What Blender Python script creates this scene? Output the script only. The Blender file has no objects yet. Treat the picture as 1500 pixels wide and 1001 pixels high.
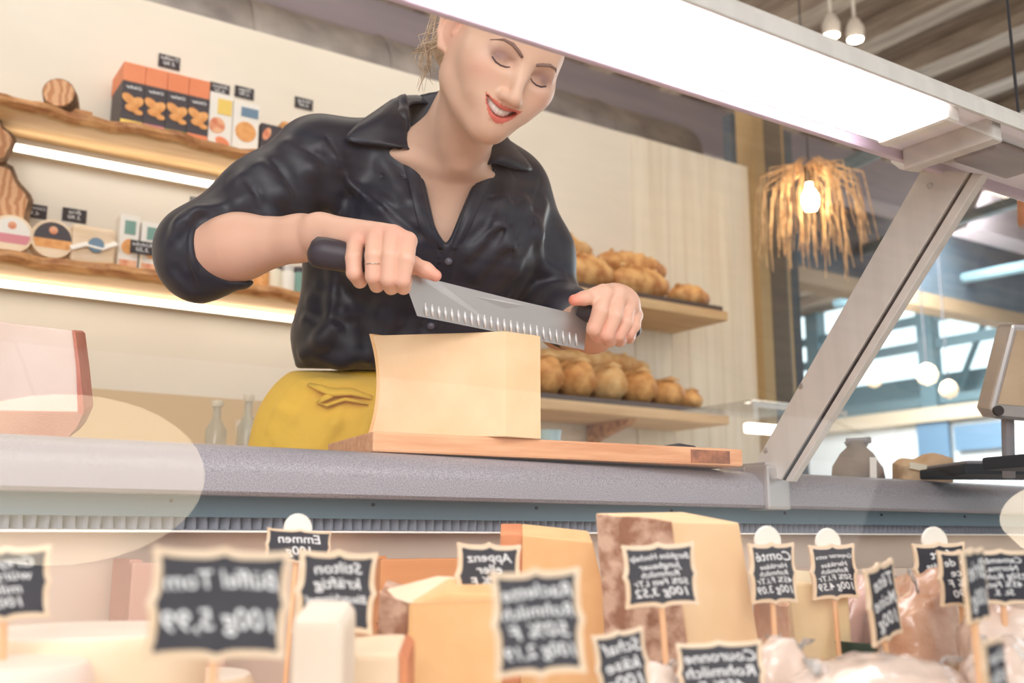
import bpy, bmesh, math, random
import numpy as np
from mathutils import Vector, Matrix, Euler
PI=math.pi
sc=bpy.context.scene
COL=sc.collection
R_=random.Random(7)

# ------------------------------------------------------------------ camera
EYE=Vector((0,0,0.82)); PITCH=math.radians(10.94); YAW=math.radians(33.5)
FPX=1500.0
cd=bpy.data.cameras.new('camera'); cam=bpy.data.objects.new('camera',cd); COL.objects.link(cam)
cd.sensor_width=36; cd.lens=36; cam.location=EYE
cam.rotation_euler=(PI/2+PITCH,0,-YAW)
cd.clip_start=0.02; cd.clip_end=200
cd.dof.use_dof=True; cd.dof.focus_distance=1.36; cd.dof.aperture_fstop=4.6
sc.camera=cam
CM=cam.rotation_euler.to_matrix()
CMn=np.array(CM)@np.array([[1,0,0],[0,1,0],[0,0,-1]])   # (right, up, depth) -> world
EYEn=np.array(EYE)
def C3(px,py,d):            # view-frame point (right, up, depth)
    return np.array([(px-750)*d/FPX,(500.5-py)*d/FPX,d])
def toW(v): return np.asarray(v)@CMn.T+EYEn
def W(px,py,d): return toW(C3(px,py,d))
def ray(px,py): return CMn@C3(px,py,1.0)
def onY(px,py,y): r=ray(px,py); return EYEn+r*(y/r[1])
def onX(px,py,x): r=ray(px,py); return EYEn+r*(x/r[0])
def onZ(px,py,z): r=ray(px,py); return EYEn+r*((z-EYE.z)/r[2])
def azim(px): r=ray(px,790); return math.atan2(r[0],r[1])

# ------------------------------------------------------------------ materials
def newmat(name):
    m=bpy.data.materials.new(name); m.use_nodes=True
    nt=m.node_tree; b=nt.nodes['Principled BSDF']; return m,nt,b
def mat(name,col,rough=.5,metal=0,col2=None,scale=20,bump=0,bscale=None,emit=None,estr=0,spec=None,coat=0,
        stretch=None,wave=False,detail=4,sss=0,trans=0,ramp=(.35,.65),alpha=None,sheen=0,aniso=0):
    m,nt,b=newmat(name); N=nt.nodes; L=nt.links
    b.inputs['Base Color'].default_value=(*col,1); b.inputs['Roughness'].default_value=rough
    b.inputs['Metallic'].default_value=metal
    if spec is not None: b.inputs['Specular IOR Level'].default_value=spec
    if coat: b.inputs['Coat Weight'].default_value=coat; b.inputs['Coat Roughness'].default_value=.12
    if sss: b.inputs['Subsurface Weight'].default_value=sss; b.inputs['Subsurface Radius'].default_value=(.012,.005,.003); b.inputs['Subsurface Scale'].default_value=1
    if trans: b.inputs['Transmission Weight'].default_value=trans
    if alpha is not None: b.inputs['Alpha'].default_value=alpha
    if sheen: b.inputs['Sheen Weight'].default_value=sheen
    if emit: b.inputs['Emission Color'].default_value=(*emit,1); b.inputs['Emission Strength'].default_value=estr
    tc=None
    if col2 or bump:
        tc=N.new('ShaderNodeTexCoord'); mp=N.new('ShaderNodeMapping'); L.new(tc.outputs['Object'],mp.inputs['Vector'])
        if stretch: mp.inputs['Scale'].default_value=stretch
    if col2:
        if wave:
            t=N.new('ShaderNodeTexWave'); t.inputs['Scale'].default_value=scale; t.inputs['Distortion'].default_value=6; t.inputs['Detail'].default_value=3; t.inputs['Detail Scale'].default_value=1.5
        else:
            t=N.new('ShaderNodeTexNoise'); t.inputs['Scale'].default_value=scale; t.inputs['Detail'].default_value=detail
        L.new(mp.outputs['Vector'],t.inputs['Vector'])
        r=N.new('ShaderNodeValToRGB'); r.color_ramp.elements[0].position=ramp[0]; r.color_ramp.elements[1].position=ramp[1]
        r.color_ramp.elements[0].color=(*col,1); r.color_ramp.elements[1].color=(*col2,1)
        L.new(t.outputs['Fac'],r.inputs['Fac']); L.new(r.outputs['Color'],b.inputs['Base Color'])
    if bump:
        t2=N.new('ShaderNodeTexNoise'); t2.inputs['Scale'].default_value=bscale or scale; t2.inputs['Detail'].default_value=4
        L.new(mp.outputs['Vector'],t2.inputs['Vector'])
        bp=N.new('ShaderNodeBump'); bp.inputs['Strength'].default_value=bump; bp.inputs['Distance'].default_value=.004
        L.new(t2.outputs['Fac'],bp.inputs['Height']); L.new(bp.outputs['Normal'],b.inputs['Normal'])
    return m
def glassmat(name,tint=(1,1,1),rough=0,refl=1.0):
    m=bpy.data.materials.new(name); m.use_nodes=True; nt=m.node_tree; N=nt.nodes; L=nt.links
    N.clear(); o=N.new('ShaderNodeOutputMaterial'); mx=N.new('ShaderNodeMixShader'); t=N.new('ShaderNodeBsdfTransparent'); g=N.new('ShaderNodeBsdfGlossy'); f=N.new('ShaderNodeFresnel')
    t.inputs[0].default_value=(*tint,1); g.inputs['Roughness'].default_value=rough; f.inputs[0].default_value=1.5
    ge=N.new('ShaderNodeNewGeometry'); mr=N.new('ShaderNodeMapRange'); L.new(ge.outputs['Backfacing'],mr.inputs['Value']); mr.inputs['To Min'].default_value=1.5; mr.inputs['To Max'].default_value=1/1.5; L.new(mr.outputs['Result'],f.inputs[0])
    mt=N.new('ShaderNodeMath'); mt.operation='MULTIPLY'; mt.inputs[1].default_value=refl; mt.use_clamp=True
    L.new(f.outputs[0],mt.inputs[0]); L.new(mt.outputs[0],mx.inputs[0]); L.new(t.outputs[0],mx.inputs[1]); L.new(g.outputs[0],mx.inputs[2]); L.new(mx.outputs[0],o.inputs[0])
    return m
def attrmat(name,attr='tone',rough=.45,sss=.0,bump=.15,bscale=260,spec=.4,coat=0):
    m,nt,b=newmat(name); N=nt.nodes; L=nt.links
    a=N.new('ShaderNodeVertexColor'); a.layer_name=attr; L.new(a.outputs['Color'],b.inputs['Base Color'])
    b.inputs['Roughness'].default_value=rough; b.inputs['Specular IOR Level'].default_value=spec
    if coat: b.inputs['Coat Weight'].default_value=coat
    if sss: b.inputs['Subsurface Weight'].default_value=sss; b.inputs['Subsurface Radius'].default_value=(.010,.004,.0025); b.inputs['Subsurface Scale'].default_value=1
    if bump:
        tc=N.new('ShaderNodeTexCoord'); t2=N.new('ShaderNodeTexNoise'); t2.inputs['Scale'].default_value=bscale; L.new(tc.outputs['Object'],t2.inputs['Vector'])
        bp=N.new('ShaderNodeBump'); bp.inputs['Strength'].default_value=bump; bp.inputs['Distance'].default_value=.0008
        L.new(t2.outputs['Fac'],bp.inputs['Height']); L.new(bp.outputs['Normal'],b.inputs['Normal'])
    return m

# ------------------------------------------------------------------ object helpers
def tag(o,label=None,cat=None,group=None,kind=None):
    if label: o['label']=label
    if cat: o['category']=cat
    if group: o['group']=group
    if kind: o['kind']=kind
    return o
def thing(name,loc=(0,0,0),rot=None,label=None,cat=None,group=None):
    o=bpy.data.objects.new(name,None); COL.objects.link(o); o.empty_display_size=.05
    o.location=Vector([float(c) for c in loc])
    if rot is not None:
        o.rotation_euler=rot if not isinstance(rot,(int,float)) else (0,0,rot)
    return tag(o,label,cat,group)
class MB:
    def __init__(s): s.v=[]; s.f=[]
    def add(s,vs,fs):
        n=len(s.v); s.v+= [tuple(float(c) for c in v) for v in vs]; s.f+=[tuple(i+n for i in f) for f in fs]; return s
    def box(s,c,size,rot=None,bev=0):
        if bev:
            bm=bmesh.new(); bmesh.ops.create_cube(bm,size=1)
            for v in bm.verts: v.co=Vector((v.co.x*size[0],v.co.y*size[1],v.co.z*size[2]))
            bmesh.ops.bevel(bm,geom=bm.edges[:],offset=bev,segments=2,profile=.6,affect='EDGES')
            bm.verts.index_update(); vs=[v.co.copy() for v in bm.verts]; fs=[[v.index for v in f.verts] for f in bm.faces]; bm.free()
        else:
            vs=[Vector((x*size[0]/2,y*size[1]/2,z*size[2]/2)) for x in(-1,1) for y in(-1,1) for z in(-1,1)]
            fs=[(0,1,3,2),(4,6,7,5),(0,4,5,1),(2,3,7,6),(0,2,6,4),(1,5,7,3)]
        if rot is not None:
            M=rot if isinstance(rot,Matrix) else Euler(rot).to_matrix()
            vs=[M@v for v in vs]
        return s.add([v+Vector([float(q) for q in c]) for v in vs],fs)
    def tube(s,pts,r,n=8,caps=True,flat=None):
        pts=[Vector([float(c) for c in p]) for p in pts]; rr=r if isinstance(r,(list,tuple)) else [r]*len(pts)
        rings=[]; up=None
        for i,p in enumerate(pts):
            t=(pts[min(i+1,len(pts)-1)]-pts[max(i-1,0)]).normalized()
            if up is None: up=t.orthogonal().normalized()
            up=(up-t*up.dot(t)); up= up.normalized() if up.length>1e-6 else t.orthogonal().normalized()
            sd=t.cross(up)
            rings.append([p+(up*math.cos(2*PI*k/n)+sd*math.sin(2*PI*k/n)*(flat or 1))*rr[i] for k in range(n)])
        vs=[v for g in rings for v in g]; fs=[]
        for i in range(len(pts)-1):
            for k in range(n): a=i*n+k;b=i*n+(k+1)%n; fs.append((a,b,b+n,a+n))
        if caps: fs+= [tuple(range(n))[::-1],tuple(range((len(pts)-1)*n,len(pts)*n))]
        return s.add(vs,fs)
    def lathe(s,prof,c=(0,0,0),n=24,rot=None,sx=1,sy=1):
        vs=[];fs=[]
        for (r,z) in prof:
            for k in range(n): vs.append(Vector((r*sx*math.cos(2*PI*k/n),r*sy*math.sin(2*PI*k/n),z)))
        for i in range(len(prof)-1):
            for k in range(n): a=i*n+k;b=i*n+(k+1)%n; fs.append((a,b,b+n,a+n))
        fs+=[tuple(range(n))[::-1],tuple(range((len(prof)-1)*n,len(prof)*n))]
        if rot is not None:
            M=rot if isinstance(rot,Matrix) else Euler(rot).to_matrix(); vs=[M@v for v in vs]
        return s.add([v+Vector([float(q) for q in c]) for v in vs],fs)
    def prism(s,front,off):          # polygon (3-D points) pushed along a vector
        f=[Vector([float(c) for c in p]) for p in front]; o=Vector([float(c) for c in off]); n=len(f)
        return s.add(f+[p+o for p in f],[tuple(range(n)),tuple(range(n,2*n))[::-1]]+[(i,(i+1)%n+0,(i+1)%n+n,i+n)[::-1] for i in range(n)])
    def build(s,name,m=None,parent=None,smooth=False,bev=0,sub=0,disp=0,dscale=.05,seed=0,local=False,angle=None):
        me=bpy.data.meshes.new(name); vs=s.v
        if parent is not None and not local:
            Mi=parent.matrix_basis.inverted() if parent.parent is None else (parent.parent.matrix_basis@parent.matrix_basis).inverted()
            vs=[tuple(Mi@Vector(v)) for v in vs]
        me.from_pydata(vs,[],s.f); me.validate(); me.update()
        bm=bmesh.new(); bm.from_mesh(me); bmesh.ops.recalc_face_normals(bm,faces=bm.faces)
        if bev: bmesh.ops.bevel(bm,geom=[e for e in bm.edges if len(e.link_faces)==2 and e.calc_face_angle(0)>.45],offset=bev,segments=2,profile=.6,affect='EDGES')
        if sub:
            bmesh.ops.triangulate(bm,faces=[f for f in bm.faces if len(f.verts)>4])
            bmesh.ops.subdivide_edges(bm,edges=bm.edges[:],cuts=sub,use_grid_fill=True)
        if disp:
            from mathutils import noise
            bm.normal_update()
            nn=[(v,v.normal.copy()) for v in bm.verts]
            for v,n in nn: v.co+=n*disp*noise.noise(v.co/dscale+Vector((seed*3.1,seed,0)))*1.6
        bm.to_mesh(me); bm.free()
        if m: me.materials.append(m)
        o=bpy.data.objects.new(name,me); COL.objects.link(o)
        if parent is not None: o.parent=parent
        if smooth:
            me.polygons.foreach_set('use_smooth',[True]*len(me.polygons))
            if angle: 
                try: me.set_sharp_from_angle(angle=math.radians(angle))
                except Exception: pass
        return o
def struct(o): o['kind']='structure'; return o
def dup_tree(root,loc,rot,label,mats=None):
    r=root.copy(); COL.objects.link(r); r.location=Vector([float(c) for c in loc])
    if rot is not None: r.rotation_euler=(0,0,rot)
    r['label']=label
    for ch in list(root.children):
        c=ch.copy(); COL.objects.link(c); c.parent=r
        for g in list(ch.children):
            d=g.copy(); COL.objects.link(d); d.parent=c
    return r

# ------------------------------------------------------------------ lettering
def text_geo(lines,w,h,mirror=True,shear=.25,sizes=None,bold=.02,ext=0):
    """chalk lettering fitted in a w x h field centred on the origin, in the xz plane facing -y"""
    vs=[];fs=[]; n=len(lines); sizes=sizes or [1]*n; tot=sum(sizes); z=h/2
    for ln,sz in zip(lines,sizes):
        lh=h*sz/tot
        cu=bpy.data.curves.new('t','FONT'); cu.body=ln; cu.size=1; cu.shear=shear; cu.offset=bold; cu.resolution_u=2; cu.fill_mode='FRONT'
        ob=bpy.data.objects.new('t',cu); me=ob.to_mesh(); 
        co=[v.co.copy() for v in me.vertices]; po=[tuple(p.vertices) for p in me.polygons]
        if co:
            x0=min(c.x for c in co);x1=max(c.x for c in co);z0=-.22;z1=.75
            k=min(w/(x1-x0),lh*1.0/(z1-z0)); kx=min(w/(x1-x0),k*1.25); m=-1 if mirror else 1
            b=len(vs)
            for c in co:
                X=(c.x-(x0+x1)/2)*kx*m; Z=z-lh/2+(c.y-(z0+z1)/2)*k
                vs.append((X,0,Z+.02*h*math.sin(X/w*5+sz)))
            fs+=[tuple(i+b for i in p) for p in po]
        ob.to_mesh_clear(); bpy.data.objects.remove(ob); bpy.data.curves.remove(cu)
        z-=lh
    return vs,fs

# ------------------------------------------------------------------ implicit surfaces
class Field:
    def __init__(s,lo,hi,h,pad=.02):
        s.pad=pad
        s.lo=np.array(lo,float); s.h=h; s.n=np.ceil((np.array(hi)-s.lo)/h).astype(int)+1
        s.S=np.full(s.n,1.0,np.float32)
        s.ax=[(s.lo[i]+h*np.arange(s.n[i])).astype(np.float32) for i in range(3)]
    def sl(s,lo,hi):
        a=np.maximum(np.floor((np.array(lo)-s.lo)/s.h).astype(int),0); b=np.minimum(np.ceil((np.array(hi)-s.lo)/s.h).astype(int)+1,s.n)
        if np.any(b<=a): return None
        sl=tuple(slice(a[i],b[i]) for i in range(3))
        X=s.ax[0][sl[0]][:,None,None];Y=s.ax[1][sl[1]][None,:,None];Z=s.ax[2][sl[2]][None,None,:]
        return sl,X,Y,Z
    def comb(s,lo,hi,fn,k,mode):
        pad=max(k+3*s.h,s.pad); q=s.sl(np.array(lo)-pad,np.array(hi)+pad)
        if q is None: return
        sl,X,Y,Z=q; d=fn(X,Y,Z).astype(np.float32); A=s.S[sl]
        if mode=='sub':
            d=-d; kk=max(k,1e-6); hh=np.maximum(kk-np.abs(A-d),0)/kk; s.S[sl]=np.maximum(A,d)+hh*hh*kk*.25
        elif mode=='and':
            kk=max(k,1e-6); hh=np.maximum(kk-np.abs(A-d),0)/kk; s.S[sl]=np.maximum(A,d)+hh*hh*kk*.25
        else:
            kk=max(k,1e-6); hh=np.maximum(kk-np.abs(A-d),0)/kk; s.S[sl]=np.minimum(A,d)-hh*hh*kk*.25
    def cone(s,a,b,r1,r2=None,k=.01,mode='add',flat=None):
        a=np.array(a,float);b=np.array(b,float); r2=r1 if r2 is None else r2; ba=b-a; L=max(ba@ba,1e-12)
        if flat is not None: u=np.array(flat[0],float); u/=np.linalg.norm(u); f=flat[1]
        def fn(X,Y,Z):
            t=np.clip(((X-a[0])*ba[0]+(Y-a[1])*ba[1]+(Z-a[2])*ba[2])/L,0,1)
            dx=X-a[0]-t*ba[0];dy=Y-a[1]-t*ba[1];dz=Z-a[2]-t*ba[2]; q=dx*dx+dy*dy+dz*dz
            if flat is not None:
                c=dx*u[0]+dy*u[1]+dz*u[2]; q=q+c*c*(1/(f*f)-1)
            return (np.sqrt(q)-(r1+(r2-r1)*t))*(min(f,1) if flat is not None else 1)
        R=max(r1,r2)*(max(1,flat[1]) if flat is not None else 1)
        s.comb(np.minimum(a,b)-R,np.maximum(a,b)+R,fn,k,mode); return s
    def chain(s,pts,rs,k=.01,mode='add',flat=None):
        for i in range(len(pts)-1): s.cone(pts[i],pts[i+1],rs[i],rs[i+1],k,mode,flat)
        return s
    def ell(s,c,r,M=None,k=.01,mode='add'):
        c=np.array(c,float); r=np.array(r,float); M=np.eye(3) if M is None else np.array(M)   # columns = local axes
        def fn(X,Y,Z):
            p=[X-c[0],Y-c[1],Z-c[2]]
            q=[(p[0]*M[0,i]+p[1]*M[1,i]+p[2]*M[2,i]) for i in range(3)]
            k0=np.sqrt(sum((q[i]/r[i])**2 for i in range(3))); k1=np.sqrt(sum((q[i]/r[i]**2)**2 for i in range(3)))+1e-9
            return k0*(k0-1)/k1
        R=r.max(); s.comb(c-R,c+R,fn,k,mode); return s
    def depth(s,px,py,d0=.9,d1=2.2):
        """first crossing along the camera ray (field in view frame)"""
        ds=np.arange(d0,d1,s.h*.5); P=np.stack([(px-750)*ds/FPX,(500.5-py)*ds/FPX,ds],1)
        I=np.round((P-s.lo)/s.h).astype(int); ok=np.all((I>=0)&(I<s.n),axis=1)
        for j in np.nonzero(ok)[0]:
            if s.S[tuple(I[j])]<0: return float(ds[j])
        return None
    def mesh(s,smooth=1,cut=None):
        S=s.S; h=s.h; n=S.shape; neg=S<0
        c=np.zeros(tuple(x-1 for x in n),np.int8)
        for i in(0,1):
            for j in(0,1):
                for k in(0,1): c+=neg[i:n[0]-1+i,j:n[1]-1+j,k:n[2]-1+k]
        act=(c>0)&(c<8); idx=np.argwhere(act); m=len(idx)
        num=np.full(act.shape,-1,np.int64); num[act]=np.arange(m)
        P=np.zeros((m,3));cnt=np.zeros(m)
        cor=[(i,j,k) for i in(0,1) for j in(0,1) for k in(0,1)]
        val={q:S[idx[:,0]+q[0],idx[:,1]+q[1],idx[:,2]+q[2]].astype(float) for q in cor}
        for a in cor:
            for ax in range(3):
                if a[ax]==0:
                    b=list(a);b[ax]=1;b=tuple(b); va,vb=val[a],val[b]; cr=(va<0)!=(vb<0)
                    t=np.where(cr,va/np.where(va==vb,1,va-vb),0); pt=np.array(a,float)[None,:].repeat(m,0); pt[:,ax]=t
                    P+=pt*cr[:,None]; cnt+=cr
        P=P/np.maximum(cnt,1)[:,None]+idx; P=P*h+s.lo
        F=[]
        for ax in range(3):
            o1,o2=(ax+1)%3,(ax+2)%3
            sa=[slice(None)]*3;sb=[slice(None)]*3; sa[ax]=slice(0,n[ax]-1);sb[ax]=slice(1,n[ax])
            e=np.argwhere(neg[tuple(sa)]!=neg[tuple(sb)])
            e=e[(e[:,o1]>0)&(e[:,o2]>0)&(e[:,o1]<n[o1]-1)&(e[:,o2]<n[o2]-1)]
            if not len(e): continue
            sg=neg[e[:,0],e[:,1],e[:,2]]
            q=[]
            for (d1,d2) in((1,1),(0,1),(0,0),(1,0)):
                f=e.copy(); f[:,o1]-=d1; f[:,o2]-=d2; q.append(num[f[:,0],f[:,1],f[:,2]])
            q=np.stack(q,1); q[~sg]=q[~sg][:,::-1]; F.append(q)
        F=np.concatenate(F)
        for _ in range(smooth):
            A=np.zeros_like(P);c2=np.zeros(m)
            for i,j in((0,1),(1,2),(2,3),(3,0)):
                np.add.at(A,F[:,i],P[F[:,j]]);np.add.at(A,F[:,j],P[F[:,i]]);np.add.at(c2,F[:,i],1);np.add.at(c2,F[:,j],1)
            P=P*.4+.6*A/np.maximum(c2,1)[:,None]
        if cut is not None:
            keep=cut(P); kf=keep[F].all(1); F=F[kf]; used=np.zeros(m,bool); used[F.ravel()]=True
            nm=np.cumsum(used)-1; P=P[used]; F=nm[F]
        return P,F
def np_object(name,P,F,m,parent=None,colors=None,world=True,smooth=True):
    """P in world coordinates"""
    me=bpy.data.meshes.new(name)
    if parent is not None:
        off=np.array(parent.location if parent.parent is None else (parent.parent.location+parent.location)); P=P-off
    me.vertices.add(len(P)); me.vertices.foreach_set('co',P.astype(np.float32).ravel())
    q=F.shape[1]; me.loops.add(len(F)*q); me.loops.foreach_set('vertex_index',F.astype(np.int32).ravel())
    me.polygons.add(len(F)); me.polygons.foreach_set('loop_start',np.arange(0,len(F)*q,q,dtype=np.int32))
    me.update(calc_edges=True); me.validate()
    if smooth: me.polygons.foreach_set('use_smooth',[True]*len(me.polygons))
    if colors is not None:
        ca=me.color_attributes.new('tone','FLOAT_COLOR','POINT'); cc=np.ones((len(P),4),np.float32); cc[:,:3]=colors; ca.data.foreach_set('color',cc.ravel())
    if m: me.materials.append(m)
    o=bpy.data.objects.new(name,me); COL.objects.link(o)
    if parent is not None: o.parent=parent
    return o
def thick_surface(name,grid,thick,m,parent,sub=2,wave=None):
    """grid[r][c] of view-frame points -> smooth cloth panel with thickness"""
    G=np.array(grid,float)
    def up(A,axis,f=4):
        n=A.shape[axis]; t=np.linspace(0,n-1,(n-1)*f+1); out=[]
        A=np.moveaxis(A,axis,0)
        for x in t:
            i=min(int(x),n-2); u=x-i; p0=A[max(i-1,0)];p1=A[i];p2=A[i+1];p3=A[min(i+2,n-1)]
            out.append(.5*((2*p1)+(-p0+p2)*u+(2*p0-5*p1+4*p2-p3)*u*u+(-p0+3*p1-3*p2+p3)*u**3))
        return np.moveaxis(np.array(out),0,axis)
    G=up(up(G,0),1); a,b=G.shape[:2]
    du=np.gradient(G,axis=0);dv=np.gradient(G,axis=1); N=np.cross(du,dv); N/=np.linalg.norm(N,axis=2,keepdims=True)+1e-9
    T=np.concatenate([(G+N*thick/2).reshape(-1,3),(G-N*thick/2).reshape(-1,3)]); o=a*b; F=[]
    for i in range(a-1):
        for j in range(b-1):
            q=i*b+j; F.append((q,q+1,q+b+1,q+b)); F.append((o+q,o+q+b,o+q+b+1,o+q+1))
    bd=[j for j in range(b)]+[i*b+b-1 for i in range(1,a)]+[(a-1)*b+j for j in range(b-2,-1,-1)]+[i*b for i in range(a-2,0,-1)]
    for x,y in zip(bd,bd[1:]+bd[:1]): F.append((x,o+x,o+y,y))
    return np_object(name,toW(T),np.array(F),m,parent)
def S(r,g,b):
    return tuple(((c/255)/12.92 if c/255<=.04045 else ((c/255+.055)/1.055)**2.4) for c in (r,g,b))
def SA(c): return np.array(S(*c))
# ------------------------------------------------------------------ materials used in the place
M={}
M['wall']=mat('wall_paint',S(236,229,216),.8,col2=S(230,222,208),scale=2,bump=.05,bscale=90)
M['wall2']=mat('pale_boards',S(238,231,214),.75,col2=S(226,216,196),scale=3,stretch=(8,8,.4))
M['shelf']=mat('oiled_oak',S(214,160,104),.5,col2=S(150,92,50),scale=9,stretch=(1,6,6),bump=.2,bscale=30)
M['shelf_pale']=mat('pale_shelf_underside',S(226,196,152),.6,col2=S(206,170,124),scale=6,stretch=(.6,6,6))
M['led']=mat('led_diffuser',S(255,246,228),.5,emit=(1,.9,.76),estr=5)
M['alu']=mat('brushed_aluminium',S(208,204,198),.42,metal=.2,col2=S(216,212,206),scale=40,stretch=(1,1,.1))
M['alu_dark']=mat('grey_profile',S(150,146,150),.45,metal=.3)
M['black']=mat('black_plastic',S(38,36,42),.5)
M['tagblack']=mat('chalkboard_black',S(44,43,52),.75,col2=S(54,52,60),scale=60)
M['chalk']=mat('white_chalk_ink',S(236,238,240),.7)
M['birch']=mat('birch_plywood',S(240,218,190),.55,col2=S(228,200,166),scale=14,stretch=(1,1,5))
M['orange']=mat('orange_carton',S(240,150,108),.6,col2=S(232,138,96),scale=8)
M['carton_black']=mat('charcoal_carton',S(66,62,70),.5)
M['biscuit']=mat('biscuit_print',S(238,176,110),.5,col2=S(220,150,84),scale=50)
M['white']=mat('white_carton',S(240,236,228),.5)
M['yellow']=mat('yellow_print',S(240,208,110),.5)
M['redp']=mat('red_print',S(216,122,88),.5,col2=S(240,190,150),scale=40)
M['green']=mat('green_print',S(70,120,70),.5)
M['pinkp']=mat('pink_print',S(220,140,150),.5)
M['blue']=mat('blue_print',S(110,140,165),.5)
M['tealp']=mat('teal_print',S(120,160,150),.5)
M['bark']=mat('tree_bark',S(150,118,90),.9,col2=S(92,70,54),scale=26,bump=.8,bscale=30)
M['endgrain']=mat('cut_wood',S(226,178,136),.7,col2=S(198,140,98),scale=16,wave=True)
M['crust']=mat('bread_crust',S(238,188,122),.6,col2=S(182,114,58),ramp=(.40,.66),scale=17,bump=.5,bscale=34,detail=6)
M['crust_pale']=mat('floury_crust',S(240,208,152),.7,col2=S(206,150,88),scale=16,bump=.5,bscale=40,detail=6)
M['tray']=mat('dark_tray',S(84,68,62),.6)
M['rafter']=mat('raw_timber',S(176,160,142),.8,col2=S(140,124,110),scale=5,stretch=(6,.6,6))
M['ceil']=mat('ceiling_boards',S(158,142,126),.85,col2=S(122,106,94),scale=4,stretch=(5,.5,5))
M['ceil2']=mat('warm_ceiling_boards',S(190,160,132),.8,col2=S(120,92,78),scale=5,stretch=(.6,5,5))
M['duct']=mat('galvanised_duct',S(158,152,146),.34,metal=.5,col2=S(120,114,112),scale=6)
M['steel_purple']=mat('painted_steel_beam',S(140,130,134),.6)
M['brass']=mat('bronze_frame',S(176,150,108),.4,metal=.35)
M['darkframe']=mat('dark_bronze_frame',S(96,88,76),.5)
M['slate']=mat('slate_panel',S(84,100,110),.6,col2=S(70,84,96),scale=3)
M['straw']=mat('straw_rods',S(236,204,160),.7,col2=S(176,136,96),scale=30)
M['bulb']=mat('glowing_bulb',S(255,230,190),.4,emit=(1,.78,.48),estr=60)
M['spot']=mat('spot_lamp_face',S(255,240,214),.4,emit=(1,.86,.64),estr=30)
M['teal_steel']=mat('window_steel',S(104,130,138),.5)
M['sky']=mat('bright_daylight_outside',S(226,248,250),.9,emit=(.80,.95,1),estr=1.5)
M['floor']=mat('concrete_floor',S(160,152,144),.6,col2=S(140,132,126),scale=3)
M['cab']=mat('beige_cabinet',S(214,190,152),.5)
M['glass']=glassmat('clear_glass')
M['glass_soft']=glassmat('clear_glass_coated',refl=.6)
M['bottleglass']=mat('bottle_glass',S(225,222,206),.1,trans=.6)
M['cork']=mat('bottle_cap',S(236,228,206),.5)
M['redliq']=mat('red_seal',S(214,110,90),.4)

WY=2.9; SHF=2.70      # back wall plane, shelf front
# --- setting shell
zt=float(onY(500,80,WY)[2]); xr=float(onY(1112,450,WY)[0])
struct(MB().box(((xr-6)/2,WY+.06,zt/2),(xr+6,.12,zt)).build('wall_back',M['wall']))
m=MB()   # pale vertical boarding over the right half of the partition
x=float(onY(925,300,WY)[0])
while x<xr-.03:
    m.box((x+.045,WY-.004,zt/2),(.0885,.008,zt-.004),bev=.0025); x+=.09
struct(m.build('trim_boarding',M['wall2']))
struct(MB().box((3,6,-.05),(26,24,.1)).build('floor',M['floor']))
ZC=3.7
struct(MB().box((1.25,7.5,ZC+.05),(18.5,15,.1)).build('ceiling',M['ceil']))
m=MB()
for i in range(24): m.box((-3+i*.55,8,ZC-.06),(.16,11,.12))
struct(m.build('trim_ceiling_joists',M['rafter']))
struct(MB().box((2.5,4.6,ZC-.28),(16,.22,.34)).build('trim_main_beam',M['steel_purple']))
struct(MB().box((4.5,1.62,2.93),(9,.16,.12)).box((4.5,1.25,3.1),(9,.10,.10)).build('trim_service_rails',M['steel_purple']))
struct(MB().box((4.5,.9,3.3),(10,2.4,.04)).build('ceiling_warm_boards',M['ceil2']))
m=MB(); m.tube([(-4,3.9,2.75),(3.6,3.9,2.75)],.26,28)
for i in range(12): m.tube([(-3.6+i*.6,3.9,2.75),(-3.57+i*.6,3.9,2.75)],.268,28)
o=m.build('ventilation_duct',M['duct'],smooth=True,angle=40); tag(o,'long round metal ventilation duct under the ceiling above the white partition','duct')

# --- frame at the partition's end, far wall with windows
p=onY(1105,450,WY-.02); q=onY(1148,450,WY-.02)
struct(MB().box(((p[0]+.04),WY-.0,1.5),(.06,.10,3.0)).build('trim_gold_post',M['brass']))
struct(MB().box((p[0]+.17,WY+.05,1.5),(.12,.12,3.0),bev=.01).build('trim_dark_post',M['darkframe']))
struct(MB().box((q[0]+.05,WY+.05,1.5),(.05,.10,3.0)).build('trim_bronze_post',M['brass']))
struct(MB().box((q[0]+.30,WY+.35,1.4),(.42,.05,2.8)).build('wall_slate_panel',M['slate']))
FX=10.5
def fx(px,py): return onX(px,py,FX)
a=fx(1185,415); b=fx(1500,360); s0=fx(1300,625)
zs=float(s0[2]); zh=float(fx(1340,400)[2])
struct(MB().box((FX+.1,4,zs/2),(.2,24,zs)).build('wall_far_low',mat('far_white_wall',S(240,244,242),.7)))
struct(MB().box((FX+.1,4,zh+2),(.2,24,4)).build('wall_far_high',M['slate']))
struct(MB().box((FX+2.5,4,2),(.1,30,8)).build('backdrop_daylight',M['sky']))
struct(MB().box((FX-.05,4,zs+.06),(.3,24,.16)).build('trim_far_sill',mat('far_sill',S(214,196,170),.6)))
yA=float(fx(1200,500)[1]); 
mm=MB()
for px in (1195,1360,1560): 
    y=float(fx(px,500)[1]); mm.box((FX,y,(zs+zh)/2),(.16,.20,zh-zs))
struct(mm.build('window_1_mullions',M['teal_steel']))
mm=MB()
for py,t in ((470,.10),(505,.05),(512,.05),(590,.10)):
    z=float(fx(1340,py)[2]); mm.box((FX+.02,4,z),(.08,24,t))
for k in range(12): 
    y=1+k*.55; mm.box((FX+.9,y,zs+1.2+.2*math.sin(k)),(.05,.06,1.9),rot=(.5+.2*math.sin(k*2),0,0))
mm.box((FX+1.4,4,zs+.5),(.1,14,.55))
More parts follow.
